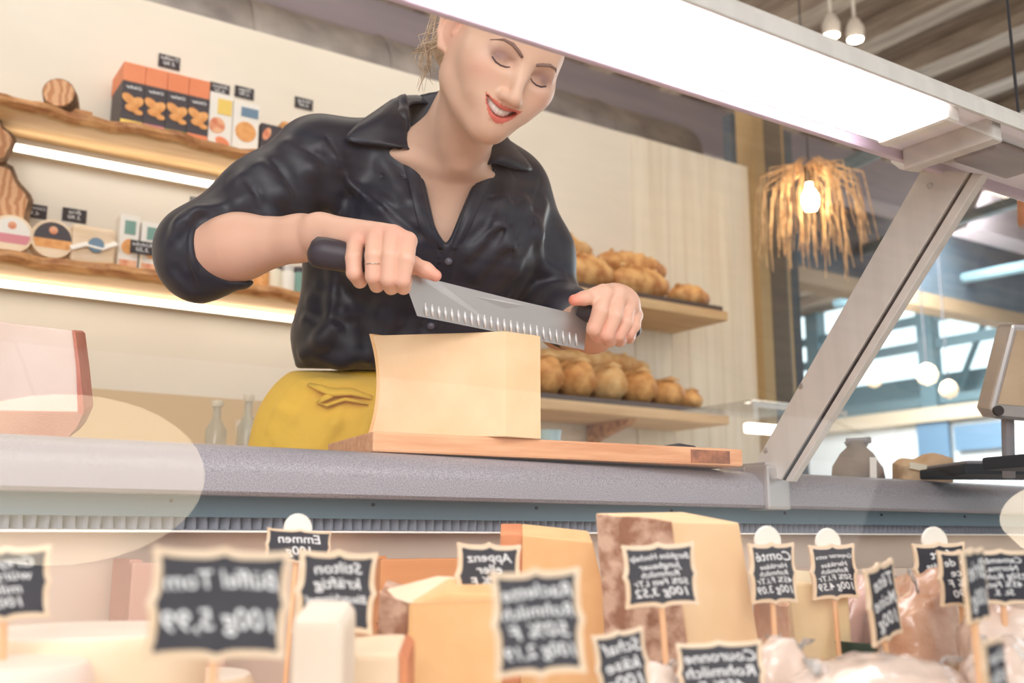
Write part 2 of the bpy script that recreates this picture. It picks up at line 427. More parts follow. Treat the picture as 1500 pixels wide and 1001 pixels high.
struct(mm.build('window_1_bars',M['teal_steel']))
# header beam between hall bays
hb=onY(1340,452,5.2)
struct(MB().box((7.0,5.2,float(hb[2])+.06),(6.4,.2,.12)).build('trim_hall_header',mat('header_wood',S(150,126,98),.6)))
struct(MB().box((7.0,5.3,float(hb[2])+.68),(6.4,.1,1.1)).build('wall_header_panel',M['slate']))
m=MB()
for k,(xx,yy) in enumerate(((5.2,4.4),(6.6,4.4),(8.0,4.4))): m.tube([(xx,3.6,3.2-.1*k),(xx+.8,7,3.3)],.05,8)
struct(m.build('trim_hall_pipes',M['teal_steel']))
mm=MB().box((FX-.1,float(fx(1376,650)[1]),float(fx(1376,652)[2])),(.04,.40,.5))
o=mm.build('wall_notice',M['blue']); tag(o,'upright blue notice on the far white wall','notice')
mm=MB().box((FX-.1,float(fx(1445,640)[1]),float(fx(1445,640)[2])),(.04,.62,.28))
o=mm.build('wall_notice',M['blue']); tag(o,'wide pale blue notice on the far white wall, right of the upright one','notice')
# hanging filament globes near the window
for i,(px,py,r) in enumerate(((1358,549,.09),(1280,556,.075),(1390,571,.075))):
    c=onX(px,py,7.5); rt=thing('globe_pendant',c,label=['round glowing pendant bulb in front of the window mullion','dim amber pendant bulb left of the window mullion','small amber pendant bulb right of the window mullion'][i],cat='lamp',group='pendant bulbs by the far window')
    MB().lathe([(.001,-r),(r*.7,-r*.7),(r,0),(r*.7,r*.7),(.02,r)],c,16).build('bulb',mat('amber_bulb%d'%i,S(245,215,170),.4,emit=(1,.82,.6),estr=(2.0,.8,.8)[i]),rt,smooth=True)
    MB().tube([c+np.array((0,0,r)),c+np.array((0,0,1.6))],.006,6).build('cable',M['black'],rt)

# --- live-edge wall shelves
def live_shelf(name,z,x0,x1,label,yf=SHF,th=.035,seed=1):
    r=thing(name,((x0+x1)/2,(yf+WY)/2,z-th),label=label,cat='shelf')
    rr=random.Random(seed); n=60; top=[];
    fr=[yf+.013*math.sin(i*.35+seed)+.006*math.sin(i*1.1+seed*2)+rr.uniform(-.003,.003) for i in range(n)]
    xs=[x0+(x1-x0)*i/(n-1) for i in range(n)]
    m=MB(); vs=[];fs=[]
    for i in range(n):
        e=fr[i]
        vs+=[(xs[i],WY-.001,z),(xs[i],e+.012,z),(xs[i],e,z-.008),(xs[i],e+.004,z-th*.7),(xs[i],e+.02,z-th),(xs[i],WY-.001,z-th)]
    for i in range(n-1):
        for k in range(6): a=i*6+k;b=i*6+(k+1)%6; fs.append((a,b,b+6,a+6))
    fs+=[tuple(range(6)),tuple(range((n-1)*6,n*6))[::-1]]
    m.add(vs,fs); m.build('board',M['shelf_pale'],r)
    # bark strip that follows the front edge
    m=MB(); vs=[];fs=[]
    for i in range(n):
        e=fr[i]; j=rr.uniform(-.003,.003)
        vs+=[(xs[i],e+.013,z+.0015),(xs[i],e-.003,z-.006),(xs[i],e-.004+j,z-th*.55),(xs[i],e+.006,z-th*.9-.001)]
    for i in range(n-1):
        for k in range(3): a=i*4+k; fs.append((a,a+1,a+5,a+4))
    m.add(vs,fs); m.build('bark_edge',M['shelf'],r)
    return r
zs1=float(onY(200,180,SHF)[2]); zs2=float(onY(200,392,SHF)[2])
XL=float(onY(-120,200,SHF)[0]); XR1=1.02
live_shelf('wall_shelf',zs1,XL,1.25,'upper live-edge oak shelf carrying biscuit cartons',seed=1)
live_shelf('wall_shelf',zs2,XL,1.25,'lower live-edge oak shelf carrying round cheese boxes and cartons',seed=2)
def led(px,py,x0,label,zmax):
    c=onY(px,py,WY-.05); z=min(float(c[2]),zmax-.035-.018); r=thing('led_strip',(0,WY-.05,z),label=label,cat='lamp')
    MB().box(((x0+1.22)/2,WY-.05,z),(1.22-x0,.022,.014)).build('diffuser',M['led'],r)
    MB().box(((x0+1.22)/2,WY-.036,z+.004),(1.22-x0,.014,.024)).build('profile',M['alu'],r)
    return z
xs0=float(onY(8,212,WY-.05)[0])
zl1=led(200,250,xs0,'long white light strip under the upper oak shelf',zs1)
zl2=led(200,437,XL,'long white light strip under the lower oak shelf',zs2)

# --- items standing on the two left shelves: placed at a real depth on the shelf top
def onshelf(px,y,z): # x for a pixel column at wall depth y, height z
    r=ray(px,400); az=None
    # solve along the plane y: x depends slightly on py; iterate
    lo=EYEn
    py=400
    for _ in range(6):
        p=onY(px,py,y); py+= (p[2]-z)*1500/2.9*.9
    return float(onY(px,py,y)[0])
YF=2.755
# cracker cartons: orange display tray with four charcoal boxes
def pixw(px0,px1,y,z): return onshelf(px0,y,z),onshelf(px1,y,z)
x0,x1=pixw(176,304,YF,zs1+.05)
tw=(x1-x0)
hbx=.135
for i in range(4):
    w=tw/4; cx=x0+w*(i+.5)
    r=thing('cracker_carton',(cx,YF+.06,zs1),label='%s of the charcoal cracker cartons, with %s foot band'%(['first','second','third','fourth'][i]+' from left',['a yellow','a pink','a green','an orange'][i]),cat='box',group='charcoal cracker cartons')
    MB().box((cx,YF+.06,zs1+hbx/2),(w*.98,.13,hbx),bev=.001).build('carton',M['carton_black'],r); r=[c for c in r.children][0]
    MB().box((cx,YF-.006,zs1+.012),(w*.97,.002,.022)).build('coloured_band',[M['yellow'],M['pinkp'],M['green'],M['orange']][i],r)
    m=MB(); 
    for (dx,dz,rr,t) in ((-.012,.014,.017,.6),(.010,.006,.019,-.7),(-.002,-.010,.015,0),(.018,-.02,.010,0)):
        m.lathe([(.001,-.003),(rr,-.002),(rr,.001),(.001,.002)],(cx+dx*.9,YF-.006,zs1+.070+dz),14,rot=(PI/2,t,0),sx=1.2,sy=.75)
    m.build('biscuit_picture',M['biscuit'],r)
    vs,fs=text_geo(['Cräcker'],w*.7,.018,mirror=True); MB().add([(v[0]+cx,YF-.0066,v[2]+zs1+.118) for v in vs],fs).build('lettering',M['chalk'],r)
r=thing('display_tray',((x0+x1)/2,YF+.08,zs1+hbx),label='orange card display tray lid spanning the four charcoal cartons',cat='box')
m=MB()
for i in range(4):
    w=tw/4; m.box((x0+w*(i+.5),YF+.066,zs1+hbx+.028),(w*.985,.138,.055),bev=.002)
m.build('lid',M['orange'],r)
# white cartons
def carton(px0,px1,h,y,z,mt,label,name='food_carton',d=.06,prints=(),group=None,cat='box'):
    a,b=pixw(px0,px1,y,z+h*.5); r=thing(name,((a+b)/2,y+d/2,z),label=label,cat=cat,group=group)
    w=b-a; r=MB().box(((a+b)/2,y+d/2,z+h/2),(w,d,h),bev=.0015).build('carton',mt,r)
    for k,(fx0,fx1,fz0,fz1,pm,nm) in enumerate(prints):
        if nm=='picture':
            MB().lathe([(.001,-.0012),((fx1-fx0)*w/2,-.001),((fx1-fx0)*w/2,.0005)],(a+w*(fx0+fx1)/2,y-.0008,z+h*(fz0+fz1)/2),14,rot=(PI/2,.4,0),sy=(fz1-fz0)*h/max((fx1-fx0)*w,1e-5)).build(nm,pm,r)
        else: MB().box((a+w*(fx0+fx1)/2,y-.0008,z+h*(fz0+fz1)/2),(w*(fx1-fx0),.0016,h*(fz1-fz0))).build(nm,pm,r)
    return r
carton(306,340,.165,YF,zs1,M['white'],'white carton with yellow square and red berries right of the cracker cartons',prints=((.35,.95,.62,.9,M['yellow'],'label_patch'),(.02,.7,.25,.55,M['redp'],'picture'),(.3,.95,.04,.2,M['orange'],'picture')))
carton(341,379,.155,YF,zs1,M['white'],'white carton with blue label and orange pastry picture, behind the elbow side',prints=((.3,.95,.72,.9,M['blue'],'label_patch'),(.1,.9,.22,.62,M['biscuit'],'picture')))
carton(382,412,.105,YF,zs1,M['carton_black'],'small dark carton with a brown picture near the shoulder',prints=((.1,.45,.5,.9,M['redp'],'picture'),(.05,.6,.05,.3,M['alu'],'label_patch')))
carton(413,432,.125,YF,zs1,M['biscuit'],'small tan packet touching the black shoulder',prints=((.1,.9,.5,.9,M['carton_black'],'label_patch'),))
# short birch log
c=(onshelf(89,YF,zs1+.04),YF,zs1+.043); r=thing('birch_log',(c[0],c[1],zs1),label='short cut log lying end-on on the upper shelf left of the cartons',cat='log')
MB().lathe([(.040,-.04),(.043,0),(.041,.05)],c,18,rot=(-PI/2,0,-.3)).build('bark',M['bark'],r)
MB().lathe([(.001,-.0440),(.037,-.0440),(.038,-.039)],c,18,rot=(-PI/2,0,-.3)).build('cut_face',M['endgrain'],r)
MB().box((c[0]+.05,c[1]+.01,zs1+.012),(.06,.04,.024),bev=.006).build('wedge',M['shelf'],r)

# small black price plates on the wall
def plate(px,py,w,h,lines,label):
    c=onY(px,py,WY-.0021); r=thing('price_plate',c,label=label,cat='price tag',group='small black price plates on the back wall')
    MB().box(c,(w,.004,h),bev=.001).build('plate',M['tagblack'],r)
    vs,fs=text_geo(lines,w*.86,h*.8,mirror=True,bold=.0); MB().add([(v[0]+c[0],c[1]-.0026,v[2]+c[2]) for v in vs],fs).build('lettering',M['chalk'],r)
plate(248,91,.062,.040,['Trüffel','3,90'],'topmost black price plate on the white wall above the orange display tray')
plate(322,131,.060,.036,['Salami','4,20'],'black price plate directly above the carton with the yellow square')
plate(358,136,.060,.036,['Feige','2,90'],'black price plate above the carton with the blue label')
plate(445,152,.060,.036,['Honig','5,50'],'black price plate nearest the black collar')
plate(48,309,.070,.038,['Camembert','4,90'],'black price plate above the round orange-labelled cheese box')
plate(109,316,.062,.038,['Brie','3,90'],'black price plate above the square cheese box with ribbon')
plate(291,295,.050,.020,['Milch'],'half-hidden black price plate just above the rolled sleeve')

# lower shelf: cheese boxes, milk cartons
def roundbox(px,y,rad,m1,m2,label):
    c=(onshelf(px,y,zs2+rad),y,zs2+rad); r=thing('round_cheese_box',(c[0],y,zs2),label=label,cat='cheese box',group='round cheese boxes on the lower shelf')
    MB().lathe([(rad,-.018),(rad,.018)],c,32,rot=(PI/2-.12,0,0)).build('box',M['birch'],r,smooth=True,angle=40)
    n=20; up=[(c[0]+rad*.86*math.cos(t),c[1]-.021,c[2]+rad*.86*math.sin(t)) for t in [PI*k/n for k in range(n+1)]]
    lo=[(c[0]+rad*.86*math.cos(t),c[1]-.021,c[2]+rad*.86*math.sin(t)) for t in [PI+PI*k/n for k in range(n+1)]]
    MB().prism(up,(0,.004,0)).build('upper_label',m1,r); MB().prism(lo,(0,.004,0)).build('lower_label',m2,r)
    MB().lathe([(.001,-.003),(rad*.2,-.003),(rad*.2,.001)],(c[0],c[1]-.021,c[2]+rad*.45),12,rot=(PI/2,0,0)).build('seal',M['redp'],r)
roundbox(75,YF,.052,M['carton_black'],M['biscuit'],'round cheese box with dark upper label and orange lower half')
roundbox(15,YF,.050,M['white'],M['pinkp'],'round white and pink cheese box at the left frame edge')
c=onshelf(134,YF,zs2+.05); r=thing('square_cheese_box',(c,YF,zs2),label='square pale wooden cheese box with white ribbon, right of the round boxes',cat='cheese box')
MB().box((c,YF,zs2+.052),(.108,.05,.103),bev=.012).build('box',M['yellow'] and M['birch'],r)
MB().tube([(c-.055,YF-.027,zs2+.035),(c-.02,YF-.03,zs2+.05),(c+.02,YF-.03,zs2+.045),(c+.055,YF-.027,zs2+.065)],.010,8,flat=.3).build('ribbon',M['white'],r)
MB().lathe([(.001,-.004),(.02,-.003),(.02,.002)],(c+.005,YF-.032,zs2+.05),12,rot=(PI/2,0,0)).build('seal',M['blue'],r)
for i,(p0,p1) in enumerate(((174,203),(206,238))):
    carton(p0,p1,.155-.01*i,YF,zs2,M['white'],['left one of the two white crispbread cartons with teal tops','right one of the two white crispbread cartons, partly behind the elbow'][i],
      name='crispbread_carton',prints=((.25,.8,.66,.9,M['tealp'],'window_label'),(.15,.9,.3,.58,M['biscuit'],'picture'),(.08,.95,.02,.2,M['redp'],'label_patch')),group='crispbread cartons')
cc=(onshelf(209,YF-.03,zs2+.075),YF-.03,zs2+.062); r=thing('price_plate',cc,label='black price plate standing in front of the two crispbread cartons',cat='price tag')
MB().box(cc,(.062,.004,.036),bev=.001).build('plate',M['tagblack'],r)
MB().tube([(cc[0],cc[1]+.003,cc[2]-.015),(cc[0],cc[1]+.003,zs2)],.002,6).build('stake',M['birch'],r)
vs,fs=text_geo(['Knäcke','3,20'],.052,.03,mirror=True,bold=0); MB().add([(v[0]+cc[0],cc[1]-.0026,v[2]+cc[2]) for v in vs],fs).build('lettering',M['chalk'],r)
# jars seen between sleeve and torso on the lower shelf
for i,(px,w,mt) in enumerate(((382,.042,M['biscuit']),(402,.04,M['cork']),(421,.042,M['white']),(438,.04,M['tealp']))):
    cx=onshelf(px,YF,zs2+.04); r=thing('spread_jar',(cx,YF,zs2),label=['amber jar','cream jar','white jar','green-labelled jar'][i]+' on the lower shelf seen under the forearm',cat='jar',group='jars under the forearm')
    MB().lathe([(w*.48,0),(w*.52,.01),(w*.52,.055),(w*.42,.065)],(cx,YF,zs2),16).build('jar',mt,r,smooth=True,angle=50)
    MB().lathe([(w*.45,.065),(w*.45,.08)],(cx,YF,zs2),16).build('lid',M['carton_black'] if i%2 else M['alu'],r)

# cut tree-trunk discs at the left edge, leaning on the wall above the shelves
def disc(px,py,y,rad,label,seed):
    c=onY(px,py,y); r=thing('trunk_slice',(c[0],y,c[2]-rad),label=label,cat='wood slice',group='bark-edged trunk slices')
    rr=random.Random(seed); n=40; pr=[rad*(1+.07*math.sin(3*2*PI*k/n+seed)+.05*math.sin(7*2*PI*k/n)+rr.uniform(-.02,.02)) for k in range(n)]
    out=[(c[0]+pr[k]*math.cos(2*PI*k/n),y,c[2]+pr[k]*math.sin(2*PI*k/n)) for k in range(n)]
    MB().prism(out,(0,.06,0)).build('bark_ring',M['bark'],r,bev=.004)
    inn=[(c[0]+.86*pr[k]*math.cos(2*PI*k/n),y-.004,c[2]+.86*pr[k]*math.sin(2*PI*k/n)) for k in range(n)]
    MB().prism(inn,(0,.01,0)).build('cut_face',M['endgrain'],r)
disc(-18,292,2.80,.105,'big bark-edged trunk slice standing on the lower shelf at the left frame edge',3)
disc(-28,203,2.78,.075,'small bark-edged trunk slice hanging at the left frame edge under the upper shelf',8)

# --- lower back counter with splash edge, bottles
zb=float(onY(200,574,WY-.02)[2])
struct(MB().box((-1.2,WY-.012,zb/2),(6.4,.02,zb)).build('trim_backsplash',M['cab']))
zc=.985
r=thing('rear_counter',(-.2,2.4,0),label='long beige rear counter standing against the back wall behind the woman',cat='counter')
MB().box((-.2,2.58,zc-.02),(4.6,.60,.04),bev=.004).build('counter_top',M['cab'],r)
MB().box((-.2,2.60,(zc-.04)/2),(4.6,.54,zc-.04)).build('cabinet_body',mat('rear_cabinet',S(224,196,158),.5),r)
for i,(px,py0,h) in enumerate(((316,578,.15),(362,571,.17))):
    p=onZ(px,655,zc+.0); y=2.34; p=onY(px,640,y); 
    r=thing('glass_bottle',(p[0],y,zc),label=['clear glass bottle with a red foot on the rear counter, left of the other','clear glass bottle nearer the yellow apron on the rear counter'][i],cat='bottle',group='glass bottles on the rear counter')
    b=(p[0],y,zc); H=h
    MB().lathe([(.022,0),(.024,.008),(.024,H*.55),(.010,H*.72),(.009,H*.9)],b,20).build('bottle',M['bottleglass'],r,smooth=True,angle=60)
    MB().lathe([(.011,H*.9),(.013,H*.92),(.013,H),(.004,H*1.01)],b,16).build('cap',M['cork'],r,smooth=True,angle=50)
    MB().lathe([(.0255,.0),(.0255,.016)],b,20).build('foot_band',M['redliq'] if i==0 else M['cork'],r)
r=thing('white_bowl',(0,0,0)); 
p=onY(376,620,2.45); r.location=(p[0],2.45,zc); tag(r,'white bowl on the rear counter beside the yellow apron','bowl')
MB().lathe([(.02,0),(.024,.004),(.045,.05),(.050,.12),(.047,.12),(.042,.06),(.015,.012)],(p[0],2.45,zc),28).build('bowl',M['white'],r,smooth=True,angle=50)

# --- bread shelves on the right
def bread_shelf(px0,px1,pyL,pyR,label,y=2.60):
    pr=onY(px1,pyR,y); z=float(pr[2]); x1=float(pr[0]); x0=float(onY(px0,pyL,y)[0])
    r=thing('bread_shelf',((x0+x1)/2,y,z-.04),label=label,cat='shelf')
    MB().box(((x0+x1)/2,(y+WY-.012)/2,z-.045),(x1-x0,WY-.012-y,.035),bev=.004).build('board',M['shelf_pale'],r)
    for sx in (x1-.42,): 
        pts=[(sx,WY-.014,z-.063),(sx,y+.05,z-.063),(sx,y+.07,z-.08),(sx,WY-.06,z-.12),(sx,WY-.014,z-.16)]
        MB().prism(pts,(.03,0,0)).build('bracket',M['shelf'],r)
    t=thing('baking_tray',((x0+x1)/2,y+.02,z-.0275),label='dark flat tray holding '+('the upper' if pyR<500 else 'the lower')+' loaves on the bread shelf',cat='tray')
    MB().box(((x0+x1)/2-.0,(y+WY)/2-.01,z-.0225),(x1-x0-.03,WY-y-.06,.008)).build('sheet',M['tray'],t)
    MB().box(((x0+x1)/2,y+.015,z-.0185),(x1-x0-.03,.008,.02)).box(((x0+x1)/2,WY-.05,z-.0185),(x1-x0-.03,.008,.02)).build('rim',M['tray'],t)
    return z-.018,x0,x1
def loaf(c,L,w,h,yaw,mt,label,name='baguette',pitch=0,slash=5,cat='bread',group=None):
    r=thing(name,c,(0,0,yaw),label=label,cat=cat,group=group)
    m=MB(); n=18;vs=[];fs=[];k_=14
    for i in range(n+1):
        t=i/n; s=math.sin(PI*min(max(t,.02),.98))**.38; x=(t-.5)*L
        for k in range(k_):
            a=2*PI*k/k_; vs.append((x,math.cos(a)*w/2*s,h/2+math.sin(a)*h/2*s*(1+.10*math.sin(x/L*slash*2*PI)*(1 if math.sin(a)>0 else 0))+x*math.tan(pitch)*0))
    for i in range(n):
        for k in range(k_): a=i*k_+k;b=i*k_+(k+1)%k_; fs.append((a,b,b+k_,a+k_))
    fs+=[tuple(range(k_))[::-1],tuple(range(n*k_,(n+1)*k_))]
    m.add(vs,fs); m.build('crust',mt,r,smooth=True,local=True,disp=.006,dscale=.03)
    m=MB()
    for i in range(slash):
        x=(i-(slash-1)/2)*L*.75/slash
        m.tube([(x-L*.06,-w*.22,h*.92),(x,0,h*1.0),(x+L*.06,w*.22,h*.92)],[.003,w*.09,.003],8,flat=.6)
    m.build('score_marks',M['crust_pale'],r,smooth=True,local=True)
    return r
z1,bx0,bx1=bread_shelf(740,1066,402,446,'upper pale wooden bread shelf right of the woman')
z2,cx0,cx1=bread_shelf(740,1068,556,597,'lower pale wooden bread shelf right of the cheese block')
rb=random.Random(5)
def row(z,xa,xb,specs,grp):
    for i,(fx_,y,L,w,h,yaw,mt,lab,dz) in enumerate(specs):
        loaf((xa+(xb-xa)*fx_,y,z+dz+.005),L,w,h,yaw,mt,lab,name='bread_loaf',group=grp)
row(z1,bx0,bx1,[(.16,2.715,.24,.15,.13,.04,M['crust_pale'],'floury loaf on the upper bread shelf nearest the black sleeve',0),
 (.40,2.70,.22,.15,.13,-.04,M['crust'],'golden scored loaf above the left hand on the upper bread shelf',0),
 (.66,2.71,.26,.15,.125,.06,M['crust'],'long brown loaf in the middle of the upper bread shelf',0),
 (.895,2.70,.17,.13,.085,0.0,M['crust'],'short dark-ended loaf at the right end of the upper bread shelf',0),
 (.28,2.79,.42,.12,.11,0,M['crust_pale'],'pale loaf at the back of the upper bread shelf, highest in the pile',.12),
 (.69,2.78,.32,.12,.09,.04,M['crust'],'brown loaf at the back of the upper bread shelf, right of the pale one',.108)],'loaves on the upper bread shelf')
row(z2,cx0,cx1,[(.09,2.73,.22,.13,.145,1.45,M['crust'],'loaf leftmost in the lower bread row beside the cheese block',0),
 (.23,2.73,.22,.13,.145,1.45,M['crust'],'second crusty loaf in the lower bread row from the cheese block',0),
 (.37,2.73,.22,.13,.14,1.45,M['crust'],'third crusty loaf in the lower bread row from the cheese block',0),
 (.51,2.73,.22,.13,.135,1.45,M['crust_pale'],'floury loaf in the middle of the lower bread row',0),
 (.65,2.73,.22,.13,.13,1.45,M['crust'],'loaf in the lower bread row, two from its right end',0),
 (.79,2.73,.20,.12,.11,1.45,M['crust'],'loaf in the lower bread row, one from its right end',0),
 (.905,2.73,.16,.10,.08,1.45,M['crust'],'small loaf at the right end of the lower bread row',0),
 (.52,2.80,.5,.11,.08,0,M['crust_pale'],'long pale loaf lying on top of the lower bread row',.125)],'loaves on the lower bread shelf')
# folded box and glass jar under lower bread shelf
p=onY(806,640,2.45); r=thing('blue_jug',(p[0],2.45,zc),label='small pale blue jug seen just right of the cheese block',cat='jug')
MB().lathe([(.028,0),(.034,.02),(.034,.10),(.030,.13),(.034,.15)],(p[0],2.45,zc-.0),20).build('body',mat('pale_blue_glaze',S(176,206,214),.3),r,smooth=True,angle=60)
MB().tube([(p[0]+.03,2.45,zc+.12),(p[0]+.06,2.45,zc+.10),(p[0]+.055,2.45,zc+.05),(p[0]+.033,2.45,zc+.03)],.004,8).build('handle',M['slate'],r,smooth=True)
r2=thing('rear_counter',(2.6,2.4,0),label='white rear counter below the lower bread shelf',cat='counter')
MB().box((2.55,2.63,zc-.02),(.85,.50,.04),bev=.004).build('counter_top',mat('white_counter',S(236,230,218),.4),r2)
MB().box((2.55,2.63,(zc-.04)/2),(.82,.48,zc-.04)).build('cabinet_body',M['white'],r2)
# glazed display case at the end of the partition
p=onY(1015,640,2.3); q=onY(1150,640,2.3); zt_=float(onY(1080,620,2.3)[2])
r=thing('glass_display_case',((p[0]+q[0])/2,2.3,0),label='low glass display case with a light bar beyond the aluminium strut',cat='display case')
w=q[0]-p[0]; cx=(p[0]+q[0])/2
MB().box((cx,2.2,.45),(w,.3,.9)).build('base',M['white'],r)
MB().box((cx,2.05,zt_-.05),(w,.004,.16)).build('glass_front',M['glass'],r)
MB().box((cx,2.2,zt_+.03),(w,.3,.006)).build('glass_top',M['glass'],r)
MB().box((cx,2.055,zt_+.02),(w,.012,.012)).build('edge_rail',M['alu'],r)
MB().box((cx+.08,2.25,zt_-.02),(w*.5,.03,.03),bev=.006).build('light_bar',M['led'],r)

# --- straw pendant lamp
c=onY(1187,292,2.35); r=thing('straw_pendant_lamp',c,label='pendant lamp of drooping straw rods with a bright warm bulb left of the strut',cat='lamp')
c=np.array(c)
MB().lathe([(.001,-.045),(.02,-.04),(.032,-.012),(.028,.015),(.014,.04),(.012,.06)],c,16).build('bulb',M['bulb'],r,smooth=True)
MB().tube([c+np.array((0,0,.06)),c+np.array((0,0,.12))],.018,12).build('socket',M['black'],r)
MB().tube([c+np.array((0,0,.12)),c+np.array((0,0,1.6))],.003,6).build('cable',M['black'],r)
m=MB(); rs=random.Random(11)
for i in range(110):
    a=rs.uniform(0,2*PI); t0=rs.uniform(.02,.05); R1=rs.uniform(.07,.21); top=c+np.array((t0*math.cos(a),t0*math.sin(a),.13+rs.uniform(-.02,.02)))
    e=c+np.array((R1*math.cos(a),R1*math.sin(a),rs.uniform(-.08,.02)-R1*.1)); e2=e+np.array((rs.uniform(-.02,.03)*math.cos(a),rs.uniform(-.02,.03)*math.sin(a),rs.uniform(-.21,-.03)))
    mid=(top+e)/2+np.array((.3*R1*math.cos(a),.3*R1*math.sin(a),.03))
    m.tube([top,mid,e,e2],[.0026,.0022,.002,.0014],5)
m.build('straw_shade',M['straw'],r)
# small ceiling spots
for i,(px,py) in enumerate(((1218,52),(1253,58))):
    c=onZ(px,py,2.86); r=thing('ceiling_spot',c,label=['left','right'][i]+' one of the paired glowing ceiling spots above the light beam',cat='lamp',group='paired ceiling spots')
    MB().lathe([(.001,-.006),(.030,-.004),(.03,.0)],c,16).build('lens',M['spot'],r,smooth=True)
    MB().lathe([(.036,-.0),(.038,.05),(.02,.09)],c,16).build('housing',M['alu'],r,smooth=True,angle=50)
    MB().tube([np.array(c)+np.array((0,0,.08)),(c[0],c[1],3.28)],.008,6).build('stem',M['alu'],r)
# ------------------------------------------------------------------ the refrigerated counter
def speckle():
    m,nt,b=newmat('speckled_worktop'); N=nt.nodes;L=nt.links
    tc=N.new('ShaderNodeTexCoord'); v=N.new('ShaderNodeTexNoise'); v.inputs['Scale'].default_value=800; v.inputs['Detail'].default_value=2
    L.new(tc.outputs['Object'],v.inputs['Vector']); r=N.new('ShaderNodeValToRGB'); r.color_ramp.elements[0].position=.38; r.color_ramp.elements[1].position=.62
    r.color_ramp.elements[0].color=(*S(128,124,130),1); r.color_ramp.elements[1].color=(*S(172,168,174),1)
    L.new(v.outputs['Fac'],r.inputs['Fac']); L.new(r.outputs['Color'],b.inputs['Base Color']); b.inputs['Roughness'].default_value=.38
    return m
M['stone']=speckle()
M['teal_panel']=mat('grey_teal_panel',S(98,120,132),.45)
M['steel']=mat('stainless_steel',S(196,192,190),.30,metal=.7)
M['case_in']=mat('case_lining',S(226,206,188),.45,col2=S(206,184,166),scale=2.5)
M['fan_pale']=mat('grille_fin',S(158,160,172),.35)
M['fan_dark']=mat('grille_black',S(24,24,30),.6)
ZT=.925; YFR=1.10; ZB=.867
X0,X1=-.75,3.6
r=thing('service_counter',(1.2,1.25,0),label='long speckled grey service counter that carries the cutting board, case front below',cat='counter')
prof=[(YFR+.30,ZT),(YFR+.045,ZT),(YFR+.018,ZT-.006),(YFR+.004,ZT-.020),(YFR,ZT-.034),(YFR,ZB+.004),(YFR+.004,ZB),(YFR+.30,ZB)]
m=MB(); m.prism([(X0,y,z) for y,z in prof],(X1-X0,0,0)); m.build('worktop',M['stone'],r,smooth=True,angle=35)
YP=YFR+.035
m=MB().box(((X0+X1)/2,YP+.01,.856),(X1-X0,.02,.024)); m.build('rear_panel',M['teal_panel'],r)
for xx in np.arange(X0+.1,X1,.24): MB().lathe([(.001,-.001),(.0022,-.001),(.0022,.001)],(xx,YP-.001,.861),8,rot=(PI/2,0,0)).build('panel_screw',M['black'],r)
m=MB().box(((X0+X1)/2,YP+.03,.838),(X1-X0,.01,.016)); m.build('grille_backing',M['fan_dark'],r)
for xa,xb in ((X0,1.012),(1.048,X1)):
    m=MB(); i=0
    for xx in np.arange(xa,xb,.0125):
        m.box((xx,YP+.018,.8375),(.0050,.012,.0145),rot=(0,.12*math.sin(i*1.7),.5)); i+=1
    m.box(((xa+xb)/2,YP+.022,.8308),(xb-xa,.006,.0012)).build('grille_fins',M['fan_pale'],r)
m=MB().box(((X0+X1)/2,YP+.01,.8285),(X1-X0,.03,.0025),bev=.0006); m.build('front_lip',M['white'],r)
MB().box((1.03,YP+.008,.8375),(.03,.006,.0155)).build('lip_bracket',M['alu'],r)
MB().box(((X0+X1)/2,1.30,.42),(X1-X0,.28,.82)).build('carcass',M['case_in'],r)
MB().box(((X0+X1)/2,.66,.56),(X1-X0,.86,.02)).build('display_deck',M['white'],r)
MB().box(((X0+X1)/2,.66,.27),(X1-X0,.84,.54)).build('plinth',M['steel'],r)
# wooden boards/boxes stacked at the back inside the case
for i,(pa,pb,ya,yb,mt,lb) in enumerate(((552,832,815,1000,mat('orange_board',S(226,160,104),.5,col2=S(206,136,82),scale=5,stretch=(.6,5,5)),'orange-brown wooden crate at the back of the case behind the middle cheeses'),
                         (190,334,820,1000,mat('rose_crate',S(206,168,150),.6),'rose-brown crate at the back of the case left of the big blurred sign'),
                         (1185,1420,832,1000,mat('beige_crate',S(206,186,170),.6),'grey-beige crate at the back of the case behind the right-hand signs'))):
    a=onY(pa,ya,1.08);b=onY(pb,ya,1.08); z=float(a[2]); rt=thing('wooden_crate',((a[0]+b[0])/2,1.08,.57),label=lb,cat='crate')
    m=MB(); hz=(z-.57)
    for k in range(3): m.box(((a[0]+b[0])/2,1.075,.57+hz*(k+.5)/3),(b[0]-a[0],.012,hz/3-.006),bev=.002)
    m.build('front_slats',mt,rt)
    MB().box((a[0]+.006,1.115,.57+hz/2),(.012,.07,hz)).build('side_panel',mt,rt); MB().box((b[0]-.006,1.115,.57+hz/2),(.012,.07,hz)).build('side_panel',mt,rt)

# --- canopy beam with the light under it
ZL=1.31; YA,YB=.64,.775
xe=float(onZ(1388,160,ZL)[0])
XB0,XB1=-.55,1.95
r=thing('canopy_light_beam',(.7,.7,ZL),label='long glowing light beam over the counter, before the smiling face',cat='lamp')
MB().box(((XB0+XB1)/2,(YA+YB)/2,ZL+.019),(XB1-XB0,YB-YA,.012),bev=.004).build('housing',M['alu'],r)
MB().box(((XB0+XB1)/2,YB+.003,ZL+.006),(XB1-XB0,.010,.022),bev=.003).build('rear_rail',mat('mauve_grey_rail',S(206,188,204),.4),r)
MB().box(((XB0+XB1)/2,YA-.003,ZL+.006),(XB1-XB0,.006,.016),bev=.002).build('front_rail',M['alu'],r)
MB().box(((XB0+XB1)/2,(YA+YB)/2,ZL+.010),(XB1-XB0,YB-YA-.002,.004)).build('reflector_plate',mat('white_reflector',S(246,240,246),.4),r)
